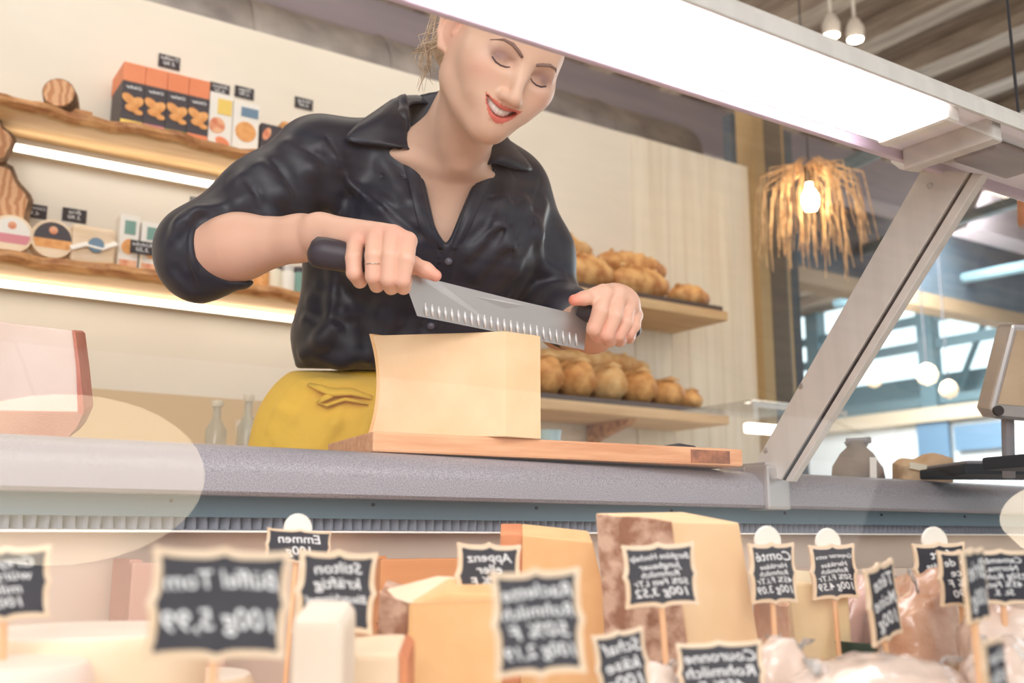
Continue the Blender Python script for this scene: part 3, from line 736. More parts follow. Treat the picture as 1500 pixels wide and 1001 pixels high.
M['tube']=mat('tube_light_diffuser',S(255,252,255),.4,emit=(1,.965,1),estr=7)
MB().box(((XB0+xe)/2,(YA+YB)/2-.008,ZL-.001),(xe-XB0,.092,.016),bev=.006).build('light_diffuser',M['tube'],r)
MB().box((xe+.012,(YA+YB)/2-.008,ZL-.001),(.024,.100,.02),bev=.006).build('end_cap',M['white'],r)
MB().box((xe+.09,(YA+YB)/2,ZL-.006),(.02,YB-YA-.01,.03),bev=.004).build('cross_bracket',M['alu'],r)
MB().box((xe+.2,(YA+YB)/2,ZL-.002),(.12,.06,.012),bev=.004).build('cable_cover',M['alu_dark'],r)

# --- leaning aluminium strut
XS=1.21
def sx(px,py,x=XS): return onX(px,py,x)
r=thing('glass_support_strut',tuple(sx(1130,700)),label='flat leaning aluminium strut that carries the light beam on the counter',cat='strut')
pl=[sx(1098,692),sx(1350,248),sx(1419,252),sx(1144,703)]
MB().prism(pl,(.014,0,0)).build('flat_bar',M['alu'],r,bev=.0015)
pl=[sx(1151,705),sx(1426,254),sx(1441,256),sx(1160,706)]
MB().prism([p+np.array((-.002,0,0)) for p in pl],(.014,0,0)).build('front_profile',M['alu'],r,bev=.0015)
pl=[sx(1144,703),sx(1419,252),sx(1426,254),sx(1151,705)]
MB().prism([p+np.array((.004,0,0)) for p in pl],(.006,0,0)).build('dark_gasket',M['black'],r)
for px,py in ((1122,660),(1174,566),(1362,272)): MB().lathe([(.001,-.0022),(.0042,-.0015),(.005,.001)],sx(px,py),14,rot=(0,PI/2,0)).build('screw',M['steel'],r,smooth=True,angle=30)
# foot clamp around the counter nose
MB().box((XS+.004,YFR+.018,(ZT+ZB)/2+.002),(.052,.05,ZT-ZB+.010),bev=.005).box((XS+.003,YFR+.05,ZT+.006),(.04,.10,.012),bev=.004).build('foot_clamp',M['steel'],r)
# rounded bracket under the beam
c=sx(1362,232); 
pts=[sx(1312,222),sx(1311,240),sx(1324,250),sx(1352,254),sx(1372,240),sx(1440,236),sx(1440,222)]
MB().prism([p+np.array((-.010,0,0)) for p in pts],(.008,0,0)).build('top_bracket',M['alu'],r,bev=.001)
MB().lathe([(.001,-.0022),(.0042,-.0015),(.005,.001)],sx(1351,236)+np.array((-.011,0,0)),14,rot=(0,PI/2,0)).build('bracket_screw',M['steel'],r)

# --- sloping front glass
g0=np.array((0,.20,.60)); g1=np.array((0,.640,1.300))
r=thing('front_glass_pane',(1.2,.4,.95),label='sloping clear glass front pane between the light beam and the case',cat='glass pane')
m=MB(); m.add([(X0,g0[1],g0[2]),(X1-1.6,g0[1],g0[2]),(X1-1.6,g1[1],g1[2]),(X0,g1[1],g1[2])],[(0,1,2,3)])
o=m.build('pane',M['glass'],r)
# glass divider held by the strut gasket
r=thing('glass_divider',tuple(sx(1300,600)),label='clear upright glass side pane held in the dark gasket of the strut',cat='glass pane')
MB().prism([sx(1147,704,XS+.008),sx(1423,254,XS+.008),sx(1470,300,XS+.008),sx(1290,704,XS+.008)],(.003,0,0)).build('pane',M['glass_soft'],r)

# opal lamps on the customer side whose images float in the pane
n=np.array((0,-(g1[2]-g0[2]),(g1[1]-g0[1]))); n/=np.linalg.norm(n)
for i,(px,py,L,rad) in enumerate(((95,706,2.3,.285),(1542,764,2.3,.135))):
    d=ray(px,py); d/=np.linalg.norm(d); t=((g0-EYEn)@n)/(d@n); hit=EYEn+d*t; rf=d-2*(d@n)*n; p=hit+rf*(L-t)
    rt=thing('opal_pendant_lamp',p,label=['wide opal pendant mirrored as the pale oval at the left of the glass','small opal pendant mirrored as the pale oval at the right edge'][i],cat='lamp',group='opal pendant lamps on the customer side')
    MB().lathe([(.001,-.09),(rad*.5,-.08),(rad*.85,-.045),(rad,0),(rad*.85,.04),(rad*.4,.07),(.03,.08)],p,40,sy=(.66,.5)[i]).build('shade',mat('opal_shade%d'%i,S(255,244,224),.5,emit=(1,.86,.64),estr=(8.0,5.5)[i]),rt,smooth=True)
    MB().tube([p+np.array((0,0,.075)),p+np.array((0,0,1.2))],.005,6).build('cable',M['black'],rt)

# ------------------------------------------------------------------ board, cheeses on the counter
def boardmat():
    return mat('beech_board',S(236,180,134),.5,col2=S(216,150,104),scale=7,stretch=(1.2,14,14),bump=.08,bscale=40)
M['beech']=boardmat()
A=np.array((.554,1.148)); B=np.array((1.127,1.082)); u=(B-A)/np.linalg.norm(B-A); v=np.array((-u[1],u[0])); LB=np.linalg.norm(B-A); ang=math.atan2(u[1],u[0])
cc=A+u*LB/2+v*.095
r=thing('cutting_board',(cc[0],cc[1],ZT),ang,label='thick beech cutting board lying on the counter under the big cheese block',cat='cutting board')
BT=.0265
m=MB().box((0,0,BT/2+.0005),(LB,.19,BT-.001),bev=.003); m.build('board',M['beech'],r,local=True)
MB().box((LB/2-.06,-.0955,BT/2),(.07,.0012,BT-.008)).build('knot_inlay',mat('knotty_beech',S(184,116,76),.5,col2=S(120,70,46),scale=60),r,local=True)
m=MB(); m.tube([(LB/2-.135,-.06,BT),(LB/2-.10,-.075,BT+.0025),(LB/2-.07,-.07,BT+.0015),(LB/2-.05,-.05,BT)],[.001,.004,.003,.001],8); m.build('rind_scrap',M['fan_dark'],r,local=True)
zb_=ZT+BT
# tall cheese block: front-left face, narrow right face
def cheese_mat(name,c1,c2,sc_=14,rough=.5,sss=.0,bump=.1): return mat(name,S(*c1),rough,col2=S(*c2),scale=sc_,bump=bump,bscale=60,sss=sss)
M['gruy']=cheese_mat('pale_yellow_cheese',(246,214,170),(240,202,154))
M['gruy2']=cheese_mat('warm_yellow_cheese',(240,196,140),(230,180,120))
M['rind']=mat('brown_rind',S(190,140,100),.75,col2=S(150,102,70),scale=30,bump=.6,bscale=50,detail=8)
M['rind_grey']=mat('mottled_grey_rind',S(206,170,146),.8,col2=S(150,100,70),ramp=(.40,.62),scale=55,bump=.6,bscale=60,detail=8)
M['rind_orange']=mat('orange_rind',S(226,150,100),.6,col2=S(206,124,80),scale=20,bump=.3)
M['cream']=cheese_mat('cream_cheese',(238,216,186),(230,204,170))
M['whitec']=cheese_mat('white_cheese',(240,226,208),(232,216,196))
M['pinkc']=cheese_mat('rosy_pale_cheese',(246,224,210),(240,214,198))
M['wrap']=mat('wrapped_rind',S(214,176,150),.12,col2=S(190,140,110),scale=24,bump=1.0,bscale=36,coat=.8)
M['wrapw']=mat('wrapped_white_cheese',S(232,214,200),.12,col2=S(214,188,172),scale=14,bump=1.0,bscale=30,coat=.8)
M['wrapcream']=mat('wrapped_cream_cheese',S(246,226,184),.3,col2=S(240,214,166),scale=9,bump=.35,bscale=26,coat=.4)
N_=W(740,485,1.36); L_=W(545,491,1.385); Q_=W(792,492,1.394)
ztop=float(N_[2]); 
def xy(p): return np.array((p[0],p[1]))
n2,l2,q2=xy(N_),xy(L_),xy(Q_); bk=q2-n2
r=thing('cheese_block',(n2[0],n2[1],zb_),label='tall smooth pale yellow cheese block standing on the cutting board',cat='cheese')
HB=ztop-zb_
# loft in height, left edge curved inwards
vs=[];fs=[];K=12
for k in range(K+1):
    t=k/K; z=zb_+HB*t; e=.012*(2*t-1)**2-.010; dirl=(l2-n2)/np.linalg.norm(l2-n2)
    top=.0
    lf=l2+dirl*e; lb=l2+bk+dirl*e
    ring=[n2,n2+dirl*.05,n2+dirl*.1,lf,lf*.5+lb*.5+dirl*(-.003),lb,q2+dirl*.08,q2]
    dz=[0]*8
    if k==K: dz=[0,-.001,-.0025,-.001,0,0,-.002,0]
    vs+=[(a[0],a[1],z+dz[j]) for j,a in enumerate(ring)]
for k in range(K):
    for j in range(8): a=k*8+j;b=k*8+(j+1)%8; fs.append((a,b,b+8,a+8))
fs+=[tuple(range(8))[::-1],tuple(range(K*8,K*8+8))]
MB().add(vs,fs).build('paste',M['gruy'],r,bev=.0015)
# thin rind skin along the curved left end
vs=[];fs=[]
for k in range(K+1):
    t=k/K; z=zb_+HB*t+(.001 if k==K else 0); e=.012*(2*t-1)**2-.010
    lf=l2+dirl*(e+.0015)-bk*.01; lb=l2+bk*1.01+dirl*(e+.0015)
    vs+=[(lf[0],lf[1],z),(lb[0],lb[1],z),(lb[0]-dirl[0]*.004,lb[1]-dirl[1]*.004,z),(lf[0]-dirl[0]*.004,lf[1]-dirl[1]*.004,z)]
for k in range(K):
    for j in range(4): a=k*4+j;b=k*4+(j+1)%4; fs.append((a,b,b+4,a+4))
fs+=[(0,1,2,3),(K*4+3,K*4+2,K*4+1,K*4)]
MB().add(vs,fs).build('rind',M['gruy2'],r)

# big rosy cheese on the counter, left edge
def pxpoly(pts,d): return [W(x,y,d if not isinstance(d,dict) else d[i]) for i,(x,y) in enumerate(pts)]
back=toW(np.array((-.03,.0,.10)))-EYEn
r=thing('cheese_half',tuple(W(40,640,1.24)),label='big rosy-white cut cheese with a thin red rind at the left end of the counter',cat='cheese')
d=1.22
MB().prism(pxpoly([(-130,455),(106,485),(113,540),(119,600),(118,606),(-130,600)],d),back).build('paste',M['pinkc'],r,bev=.002)
MB().prism(pxpoly([(106,483.5),(110,487),(117,540),(123,600),(121,609),(114,604),(111.5,540)],d-.002),back*1.02).build('side_rind',mat('red_rind',S(214,140,118),.6,col2=S(196,110,92),scale=20),r)
MB().prism(pxpoly([(-130,600),(119,603),(121,609),(112,628),(100,642),(-130,646)],d-.001),back).build('bottom_rind',mat('rosy_rind',S(214,160,136),.7,col2=S(190,132,110),scale=8),r,bev=.002)

# ------------------------------------------------------------------ cheeses in the case
def wedge(name,label,cat,parts,d,depthvec,group=None,base=None):
    """parts: (part name, polygon, material, depth offset, keyword args); bottoms reach down to the deck"""
    x,y=parts[0][1][0]; rt=thing(name,tuple(W(x,y,d)),label=label,cat=cat,group=group)
    for nm,poly,mt,dd,kw in parts:
        dv=depthvec*kw.pop('ext',1.0)
        MB().prism([dropdeck(W(px,py,d+dd+(q[0] if q else 0)),py) for px,py,*q in poly],dv).build(nm,mt,rt,**kw)
    return rt
fw=lambda x,z,e: (toW(np.array((x,z,e)))-EYEn)
def dropdeck(p,py):
    return np.array((p[0],p[1],.5708)) if py>=1100 else p
# A big wedge: textured rind side + cut face
d=.93
r=thing('cheese_wedge',tuple(W(990,1040,d)),label='biggest cheese wedge, mottled brown rind side, behind the 3,52 sign',cat='cheese')
tA=[W(872,752,d+.03),W(985,764,d),W(1083,766,d+.03),W(1000,750,d+.10)]
bt=[dropdeck(q,1120) for q in (W(905,1120,d+.03),W(1040,1120,d),W(1150,1120,d+.03),W(1010,1100,d+.10))]
MB().add(tA+bt,[(0,1,2,3),(4,7,6,5),(0,4,5,1),(1,5,6,2),(2,6,7,3),(3,7,4,0)]).build('paste',M['gruy'],r,bev=.002)
e=fw(0,0,-.003)
rs_=[W(874,754,d+.027),W(983,765,d-.003),dropdeck(W(1038,1120,d-.003),1120),dropdeck(W(903,1120,d+.027),1120)]
MB().prism(rs_,fw(0,0,.006)).build('rind',M['rind_grey'],r,sub=6,disp=.0015,dscale=.008)
# B behind, with orange rind strip
wedge('cheese_wedge','tall pale orange cheese wedge with an orange rind edge, left of the biggest wedge','cheese',
 [('paste',[(765,783),(868,794),(893,900),(905,1100),(760,1100)],M['gruy2'],0,dict(bev=.002)),
  ('rind',[(733,783),(765,783),(760,1100),(726,1100)],M['rind_orange'],.004,dict(bev=.001))],1.02,fw(.0,0,.06))
# C front block
wedge('cheese_wedge','warm yellow cheese block with speckled grey rind side, behind the blurred middle sign','cheese',
 [('paste',[(598,884),(652,868),(722,872),(735,880),(735,1120),(590,1120)],M['gruy2'],0,dict(bev=.003)),
  ('rind',[(556,870),(598,884),(590,1120),(540,1120)],M['rind_grey'],.006,dict(bev=.001)),
  ('top_face',[(556,868,.02),(640,846,.05),(700,849,.05),(734,879,.0),(598,884,0)],M['cream'],-.001,dict(ext=.1))],.82,fw(.0,0,.05))
# D white block
wedge('cheese_block','small white cheese block beside the big blurred sign','cheese',
 [('paste',[(428,908),(494,910),(504,925),(503,1120),(420,1120)],M['whitec'],0,dict(bev=.004))],.62,fw(0,0,.05))
wedge('cheese_block','low cream cheese slab with a rosy edge under the white block','cheese',
 [('paste',[(440,962),(585,958),(590,1120),(430,1120)],M['cream'],0,dict(bev=.004)),
  ('rind',[(585,958),(597,970),(600,1120),(590,1120)],M['rind_orange'],.001,dict())],.70,fw(0,0,.05))
# E pale wheels lower left
for i,(px,py,rad,dd) in enumerate(((128,925,.085,.75),(10,975,.05,.62),(282,990,.05,.84))):
    p=W(px,py,dd); rt=thing('cheese_round',(p[0],p[1],p[2]-.07),label=['pale cream cheese wheel in front at the lower left','small pinkish cheese wheel at the lower left corner','pale cheese wheel half hidden below the big blurred sign'][i],cat='cheese',group='pale wheels at the lower left')
    MB().lathe([(rad*.9,.5708-p[2]),(rad,.5808-p[2]),(rad,-.008),(rad*.93,0)],p,32).build('wheel',[M['cream'],M['pinkc'],M['cream']][i],rt,smooth=True,angle=40,bev=0)
    MB().lathe([(rad*.93,-.0005),(rad*.90,.0015)],p,32).build('paper_cover',M['whitec'],rt)
# F brown wrapped rind and G tall cream slab
wedge('cheese_wedge','brown-rinded cheese in clear film between the biggest wedge and the tall cream slab','cheese',
 [('rind',[(1104,880),(1152,890),(1180,1120),(1108,1120)],M['wrap'],0,dict(sub=5,disp=.003,dscale=.01))],.98,fw(.03,0,.06))
wedge('cheese_slab','tall cream cheese slab in clear film below the 4.59 sign','cheese',
 [('paste',[(1150,856),(1166,853),(1235,858),(1243,870),(1262,1120),(1178,1120)],M['wrapcream'],0,dict(bev=.003))],1.0,fw(.0,0,.06))
# wrapped pieces on the right
def lump(label,px,py,d,r3,mt,seed,name='wrapped_cheese',rotz=0,facet=True,group=None,bottom=.57):
    p=W(px,py,d); rt=thing(name,(p[0],p[1],p[2]-r3[2]),label=label,cat='cheese',group=group)
    bm=bmesh.new(); bmesh.ops.create_icosphere(bm,subdivisions=4,radius=1)
    rr=random.Random(seed); pl=[(Vector((rr.uniform(-1,1),rr.uniform(-1,1),rr.uniform(-.6,1))).normalized(),rr.uniform(.62,.85)) for _ in range(9)]
    R=Matrix.Rotation(rotz,3,'Z'); zlow=(p[2]-.573)/r3[2]
    for v in bm.verts:
        if facet:
            for nn,dd in pl:
                t=v.co.dot(nn)
                if t>dd: v.co-=nn*(t-dd)*.92
        if v.co.z<0: v.co.z=max(v.co.z,-.8)/.8*zlow
        v.co=R@Vector((v.co.x*r3[0],v.co.y*r3[1],v.co.z*r3[2]))
    m=MB(); bm.verts.index_update(); m.add([v.co+Vector(p) for v in bm.verts],[[v.index for v in f.verts] for f in bm.faces]); bm.free()
    o=m.build('wrapped_piece',mt,rt,smooth=True,disp=.0025,dscale=.012,seed=seed)
    m=MB()   # twisted film ears
    for k in range(3):
        a=rr.uniform(0,2*PI); c=np.array((math.cos(a)*r3[0]*.6,math.sin(a)*r3[1]*.6,r3[2]*.55)); m.tube([p+c,p+c*1.25+np.array((0,0,.006)),p+c*1.45],[.006,.004,.009],6,flat=.3)
    m.build('film_fold',M['film'],rt,smooth=True)
    return rt
M['film']=mat('clear_film',S(250,246,242),.08,trans=.75,bump=.5,bscale=60)
lump('rosy-brown cheese piece in crumpled film below the 5.33 sign',1362,915,.98,(.062,.05,.058),M['wrap'],4,rotz=.3)
lump('rosy cheese chunk in film between the two narrow turned signs, behind the straw',1255,905,1.06,(.055,.04,.05),mat('rosy_wrapped',S(224,190,180),.15,col2=S(206,164,150),scale=16,bump=.8,bscale=30,coat=.7),9)
lump('white wrapped cheese ball at the right edge below the 250g sign',1478,935,.86,(.055,.05,.05),M['wrapw'],12)
lump('crumpled white film parcel in front of the brown wrapped rind',1150,1000,.80,(.035,.03,.035),M['wrapw'],15)
lump('flat white wrapped wheel at the bottom right',1290,1022,.74,(.075,.06,.030),M['wrapw'],18,facet=False)
lump('pale wrapped piece at the lower right corner in front of the white ball',1490,1000,.72,(.035,.04,.03),M['wrapw'],21)
lump('pale crumpled piece at the bottom between the 3,52 sign stake and the lower signs',958,1030,.74,(.03,.03,.03),M['wrapw'],25)
# dark green dish + straw bedding
p=W(1300,948,1.02); r=thing('green_dish',(p[0],p[1],p[2]-.04),label='dark green dish behind the straw bedding at the right',cat='dish')
MB().lathe([(.03,-.05),(.058,-.02),(.064,.008),(.060,.008),(.03,-.03)],p,28).build('bowl',mat('dark_green_glaze',S(54,76,64),.35),r,smooth=True,angle=60)
p=W(1310,985,.93)
r=thing('low_basket',(p[0],p[1],.571),label='low pale basket holding the straw and the green dish at the right',cat='basket')
m=MB()
for k in range(7): m.tube([p+np.array((.062*math.cos(a),.050*math.sin(a)+.02,.5708-p[2]+.008+(p[2]-.045-.5708)*k/6)) for a in [2*PI*j/28 for j in range(29)]],.009,8,caps=False)
m.lathe([(.057,0),(.057,p[2]-.045-.5708)],(p[0],p[1]+.02,.571),28,sy=.8); m.build('woven_side',M['straw'],r,smooth=True,angle=50)
m=MB(); rs=random.Random(3)
for i in range(110):
    a=rs.uniform(-.5,.5); L=rs.uniform(.05,.10); c=p+np.array((rs.uniform(-.07,.07),rs.uniform(-.04,.03),rs.uniform(-.025,.012)))
    dx=np.array((math.cos(a),math.sin(a)*.5,rs.uniform(-.15,.15)))*L/2; m.tube([c-dx,c+np.array((0,0,.004)),c+dx],.0014,4)
o=m.build('straw_bedding',M['straw'],None); tag(o,'loose straw bedding under the narrow turned sign at the right','straw',kind='stuff')

# ------------------------------------------------------------------ chalkboard signs
def plaque(hw,hh,n=14):
    pts=[]
    def edge(t): return .085*math.exp(-(t/.13)**2)-.0*t+.055*abs(t)**6+.0
    top=[];right=[];k=min(hw,hh)
    for i in range(n+1):
        t=-1+2*i/n; top.append((t*(hw-.10*k)*1.0,hh*.90+edge(t)*k))
    for i in range(n+1):
        t=1-2*i/n; right.append((hw*.90+edge(t)*k,t*(hh-.10*k)))
    # rounded corner points
    cr=(hw*.90+.055*k,hh*.90+.055*k)
    pts=top+[(cr[0]-.02*k,cr[1]-.02*k)]+right+[(cr[0]-.02*k,-cr[1]+.02*k)]
    pts+=[(-x,-z) for x,z in top]+[(-cr[0]+.02*k,-cr[1]+.02*k)]+[(-x,-z) for x,z in right]+[(-cr[0]+.02*k,cr[1]-.02*k)]
    return pts
M['cap']=mat('pale_sign_cap',S(240,236,226),.5)
def sign(cx,cy,wpx,hpx,d,turn,roll,lines,label,sizes=None,cap=False,stake=True,shear=.25):
    c=W(cx,cy,d); th=math.radians(turn); hw=wpx*d/FPX/2/math.cos(th); hh=hpx*d/FPX/2
    rt=thing('chalkboard_sign',c,label=label,cat='price sign',group='chalkboard price signs in the case')
    az=azim(cx); rt.rotation_mode='XYZ'
    Rm=Matrix.Rotation(-az+th,4,'Z')@Matrix.Rotation(math.radians(roll),4,'Y')
    rt.rotation_euler=Rm.to_euler()
    q=plaque(hw,hh)
    MB().prism([(x,-.0015,z) for x,z in q],(0,.003,0)).build('board',M['birch'],rt,local=True,bev=.0006)
    k=min(hw,hh); ins=.155*k
    q2=plaque(hw-ins,hh-ins)
    MB().prism([(x,-.0020,z) for x,z in q2],(0,.0008,0)).build('chalk_panel',M['tagblack'],rt,local=True); cp_=rt.children[-1] if rt.children[-1].name.startswith('chalk_panel') else [c for c in rt.children if c.name.startswith('chalk_panel')][0]
    vs,fs=text_geo(lines,(hw-ins)*1.72,(hh-ins)*1.62,mirror=True,shear=shear,sizes=sizes,bold=.012)
    MB().add([(v[0],-.0024,v[2]) for v in vs],fs).build('lettering',M['chalk'],cp_,local=True)
    if stake: MB().tube([(0,.003,-hh*.5),(0,.003,-(c[2]-.5715))],.0026,8).build('stake',mat_stake,rt,local=True)
    if cap: MB().lathe([(.001,.0),(.013,.0),(.014,.002),(.013,.004),(.001,.0045)],(0,.0035,hh*1.0),20,rot=(-PI/2,0,0)).build('round_cap',M['cap'],rt,local=True)  # pale round disc behind the board's top edge
    return rt
mat_stake=mat('wooden_stake',S(236,186,140),.5)
sign(8,856,128,112,.64,8,-3,['Greyer','würzig','mild','100g'],'chalkboard sign cut by the left frame edge')
sign(322,885,212,168,.50,10,2,['Büffel Tom','100g 5,99'],'biggest blurred chalkboard sign at the lower left, nearest the viewer',sizes=[1,1.2])
sign(437,800,100,50,.95,20,3,['Emmen','100g'],'small chalkboard sign peeking out above the Stilton sign',cap=True)
sign(492,868,122,126,.74,15,3,['Stilton','kräftig','Blauschimmel','100g'],'chalkboard sign right of the biggest blurred sign, overlapped by a white block')
sign(715,845,100,100,.86,18,2,['Appenz','eller','50% F','100g'],'chalkboard sign partly hidden by the blurred middle sign')
sign(788,912,142,162,.56,10,-3,['Raclette','Rohmilch','50% F','100g 2,19'],'strongly blurred chalkboard sign in the bottom middle')
sign(967,843,114,97,.83,14,-3,['Bergkäse Hochalp','Jungbauer','Rohmilch','50% Fett LTr','100g 3,52'],'sharp chalkboard sign reading 3,52 in front of the biggest wedge',sizes=[1,.8,.8,.8,1.1])
sign(911,975,80,105,.68,25,-8,['Schaf','käse','100g'],'tilted chalkboard sign at the bottom below the 3,52 sign, left one')
sign(1056,985,134,92,.72,5,-3,['Couronne','Rohmilch','45% F'],'chalkboard sign at the bottom below the 3,52 sign, right one')
sign(1132,840,69,92,.93,32,-1,['Comté','Hartkäse','Rohmilch','45% F.i.Tr','100g 3.09'],'narrow chalkboard sign reading Comté 3.09',sizes=[1.3,.7,.7,.8,1.1],cap=True)
sign(1221,838,68,84,.99,32,-2,['Greyerzer extra','Hartkäse','Rohmilch','50% F.i.Tr','100g 4.59'],'narrow chalkboard sign reading Greyerzer 4.59 above the tall cream slab',sizes=[1.1,.7,.7,.8,1.1],cap=True)
sign(1293,882,42,118,.80,66,-9,['Tête','Moine','100g'],'steeply turned blurred chalkboard sign in front of the green dish')
sign(1378,833,76,78,.98,34,-2,['fort','Hartkäse','Rohmilch','5.33'],'chalkboard sign reading fort 5.33',sizes=[1.3,.8,.8,1.1],cap=True)
sign(1408,848,64,86,.90,34,0,['Brie de','Nice','45% F','5.90'],'chalkboard sign squeezed between the 5.33 sign and the 250g sign')
sign(1468,846,100,84,.84,20,0,['Camemb.','Norma.','250g Rohm','45% Fett','St. 5.'],'chalkboard sign reading 250g at the right frame edge')
sign(1428,858,30,112,.70,70,-3,['Brie','100g'],'nearly edge-on chalkboard sign in front of the 250g sign')
sign(1456,978,28,84,.55,66,-3,['Ziege','100g'],'small blurred edge-on chalkboard sign at the bottom right corner')

# ------------------------------------------------------------------ right side of the counter
# weighing scale head on a pole
d=1.62
r=thing('counter_scale',tuple(W(1500,690,d)),label='weighing scale with a tilted silver display head at the right frame edge',cat='scale')
pl=[W(1482,474,d),W(1450,600,d),W(1458,614,d),W(1560,622,d),W(1600,480,d)]
MB().prism(pl,fw(.0,0,.05)).build('display_housing',M['steel'],r,bev=.006)
pl=[W(1490,484,d-.002),W(1462,592,d-.002),W(1556,600,d-.002),W(1590,488,d-.002)]
MB().prism(pl,fw(0,0,.004)).build('display_screen',mat('display_face',S(196,170,140),.3,col2=S(214,190,160),scale=6),r)
MB().tube([W(1476,610,d+.03),W(1478,700,d+.03)],.010,12).build('pole',M['alu_dark'],r)
q_=W(1560,700,1.55); MB().box((q_[0],q_[1],ZT+.0105),(.16,.16,.02),rot=(0,0,-.2),bev=.004).build('weighing_plate',M['fan_dark'],r)
MB().lathe([(.001,-.004),(.008,-.003),(.008,.004)],W(1462,602,d-.004),12,rot=(PI/2,0,-.5)).build('tilt_knob',M['fan_dark'],r)
r=thing('black_tray',tuple(W(1450,700,1.75)),label='flat black tray on the counter beside the scale pole',cat='tray')
q_=W(1460,701,1.78); q_=np.array((q_[0],q_[1],ZT+.0095)); MB().box(q_,(.20,.16,.018),rot=(0,0,-.5),bev=.004).build('base',M['fan_dark'],r)
MB().box(q_+np.array((0,0,.012)),(.18,.14,.006),rot=(0,0,-.5),bev=.002).build('rim',M['alu_dark'],r)
# dark sack with white tag
p=W(1258,705,1.95); r=thing('grey_sack',(p[0],p[1],ZT),label='grey-brown tall sack with a white tag beyond the strut',cat='sack')
MB().lathe([(.052,0),(.060,.02),(.054,.05),(.036,.075),(.024,.088),(.028,.098)],(p[0],p[1],ZT-.02),24,sx=1.0,sy=.7).build('sack',mat('grey_cloth',S(150,134,118),.8,col2=S(122,108,96),scale=12,bump=.5,bscale=30),r,smooth=True,disp=.004,dscale=.02)
MB().box(W(1279,688,1.90),(.012,.003,.045),rot=(0,.05,-.7)).build('tag',M['white'],r)
MB().tube([W(1240,647,1.95)+np.array((0,0,0)),W(1275,645,1.95)],.006,8).build('tied_top',M['alu_dark'],r)
p=W(1358,702,1.9); r=thing('paper_bag',(p[0],p[1],ZT),label='crumpled beige paper bag lying beyond the strut, right of the sack',cat='bag')
MB().prism([W(1322,712,1.9),(W(1324,684,1.9)),W(1338,676,1.9),W(1354,680,1.9),W(1372,672,1.9),W(1397,671,1.9),W(1398,712,1.9)],fw(0,0,.06)).build('bag',mat('kraft_paper',S(226,196,160),.8,col2=S(214,180,142),scale=18,bump=.6,bscale=30),r,bev=.006,sub=3,disp=.004,dscale=.02)
MB().box(W(1345,684,1.895),(.03,.002,.012),rot=(0,.2,-.7)).build('label',M['cork'],r)
# slim copper pendant edge seen at the right frame edge
c=W(1506,308,1.9); r=thing('copper_pendant_shade',c,label='copper-brown pendant shade cut by the right frame edge',cat='lamp')
MB().lathe([(.018,-.03),(.02,-.02),(.016,.035),(.006,.05)],c,20).build('shade',mat('copper_enamel',S(190,120,80),.4),r,smooth=True,angle=60)
MB().tube([c+np.array((0,0,.05)),c+np.array((0,0,1.2))],.003,6).build('cable',M['black'],r)
# ------------------------------------------------------------------ the woman
def rotm(ax,a):
    c,s=math.cos(a),math.sin(a)
    return np.array({'x':[[1,0,0],[0,c,-s],[0,s,c]],'y':[[c,0,s],[0,1,0],[-s,0,c]],'z':[[c,-s,0],[s,c,0],[0,0,1]]}[ax])
V=C3
# head frame: local x = her left, y = out of the face, z = up  -> view frame (right, up, depth)
psi,phi,rho=math.radians(28),math.radians(13),math.radians(-22)
base=np.array([[1,0,0],[0,0,1],[0,-1,0]],float)        # columns: x->(1,0,0) y->(0,0,-1) z->(0,1,0)
Ry=np.array([[math.cos(psi),0,-math.sin(psi)],[0,1,0],[math.sin(psi),0,math.cos(psi)]])
Rp=rotm('x',-phi)                                       # pitch down in head-local axes
HR=rotm('z',rho)@Ry@base@Rp
HS=.97
HC=V(763,102,1.36)-HR@np.array([0,.078,0])*HS
def H(x,y,z): return HC+HR@np.array([x,y,z])*HS
PERSON=thing('person',(float(W(600,600,1.75)[0]),float(W(600,600,1.75)[1]),0),label='smiling woman in black shirt and yellow apron cutting cheese behind the counter',cat='person')

hf=1.0 if not globals().get('COARSE') else 1.6
fb=Field(V(560,400,1.5)*[1,1,0]+[0,-.02,1.14],V(850,-130,1.5)*[1,1,0]+[.03,0,1.80],.0016*hf,.06)
F=fb; hs=HS
def hell(c,r,k=.02,mode='add',M=None): F.ell(H(*c),np.array(r)*hs,HR if M is None else HR@M,k,mode)
def hcone(a,b,r1,r2=None,k=.01,mode='add',flat=None): F.cone(H(*a),H(*b),r1*hs,(r2 if r2 is not None else r1)*hs,k,mode,None if flat is None else (HR@np.array(flat[0]),flat[1]))
# skull and face masses
hell((0,-.018,.030),(.074,.094,.080),k=.02)
hell((0,.020,.010),(.066,.066,.075),k=.03)
hell((0,.030,-.038),(.050,.050,.062),k=.03)
for s in(-1,1):
    hcone((s*.048,-.002,-.050),(s*.013,.056,-.090),.016,.013,k=.038)
    hcone((s*.060,-.014,-.012),(s*.049,-.002,-.050),.016,.015,k=.025)
    hell((s*.038,.053,-.026),(.022,.020,.020),k=.030)         # cheek apple
    hell((s*.052,.038,-.012),(.014,.022,.013),k=.03)          # cheekbone
    hell((s*.030,.062,-.050),(.013,.011,.013),k=.025)
hell((0,.066,-.091),(.016,.014,.013),k=.018)                   # chin
hell((0,.072,-.063),(.027,.0145,.024),k=.020)                   # muzzle
hell((0,.062,.038),(.045,.020,.030),k=.03)                     # forehead
hcone((-.034,.071,.019),(.034,.071,.019),.0085,k=.016)         # brow ridge
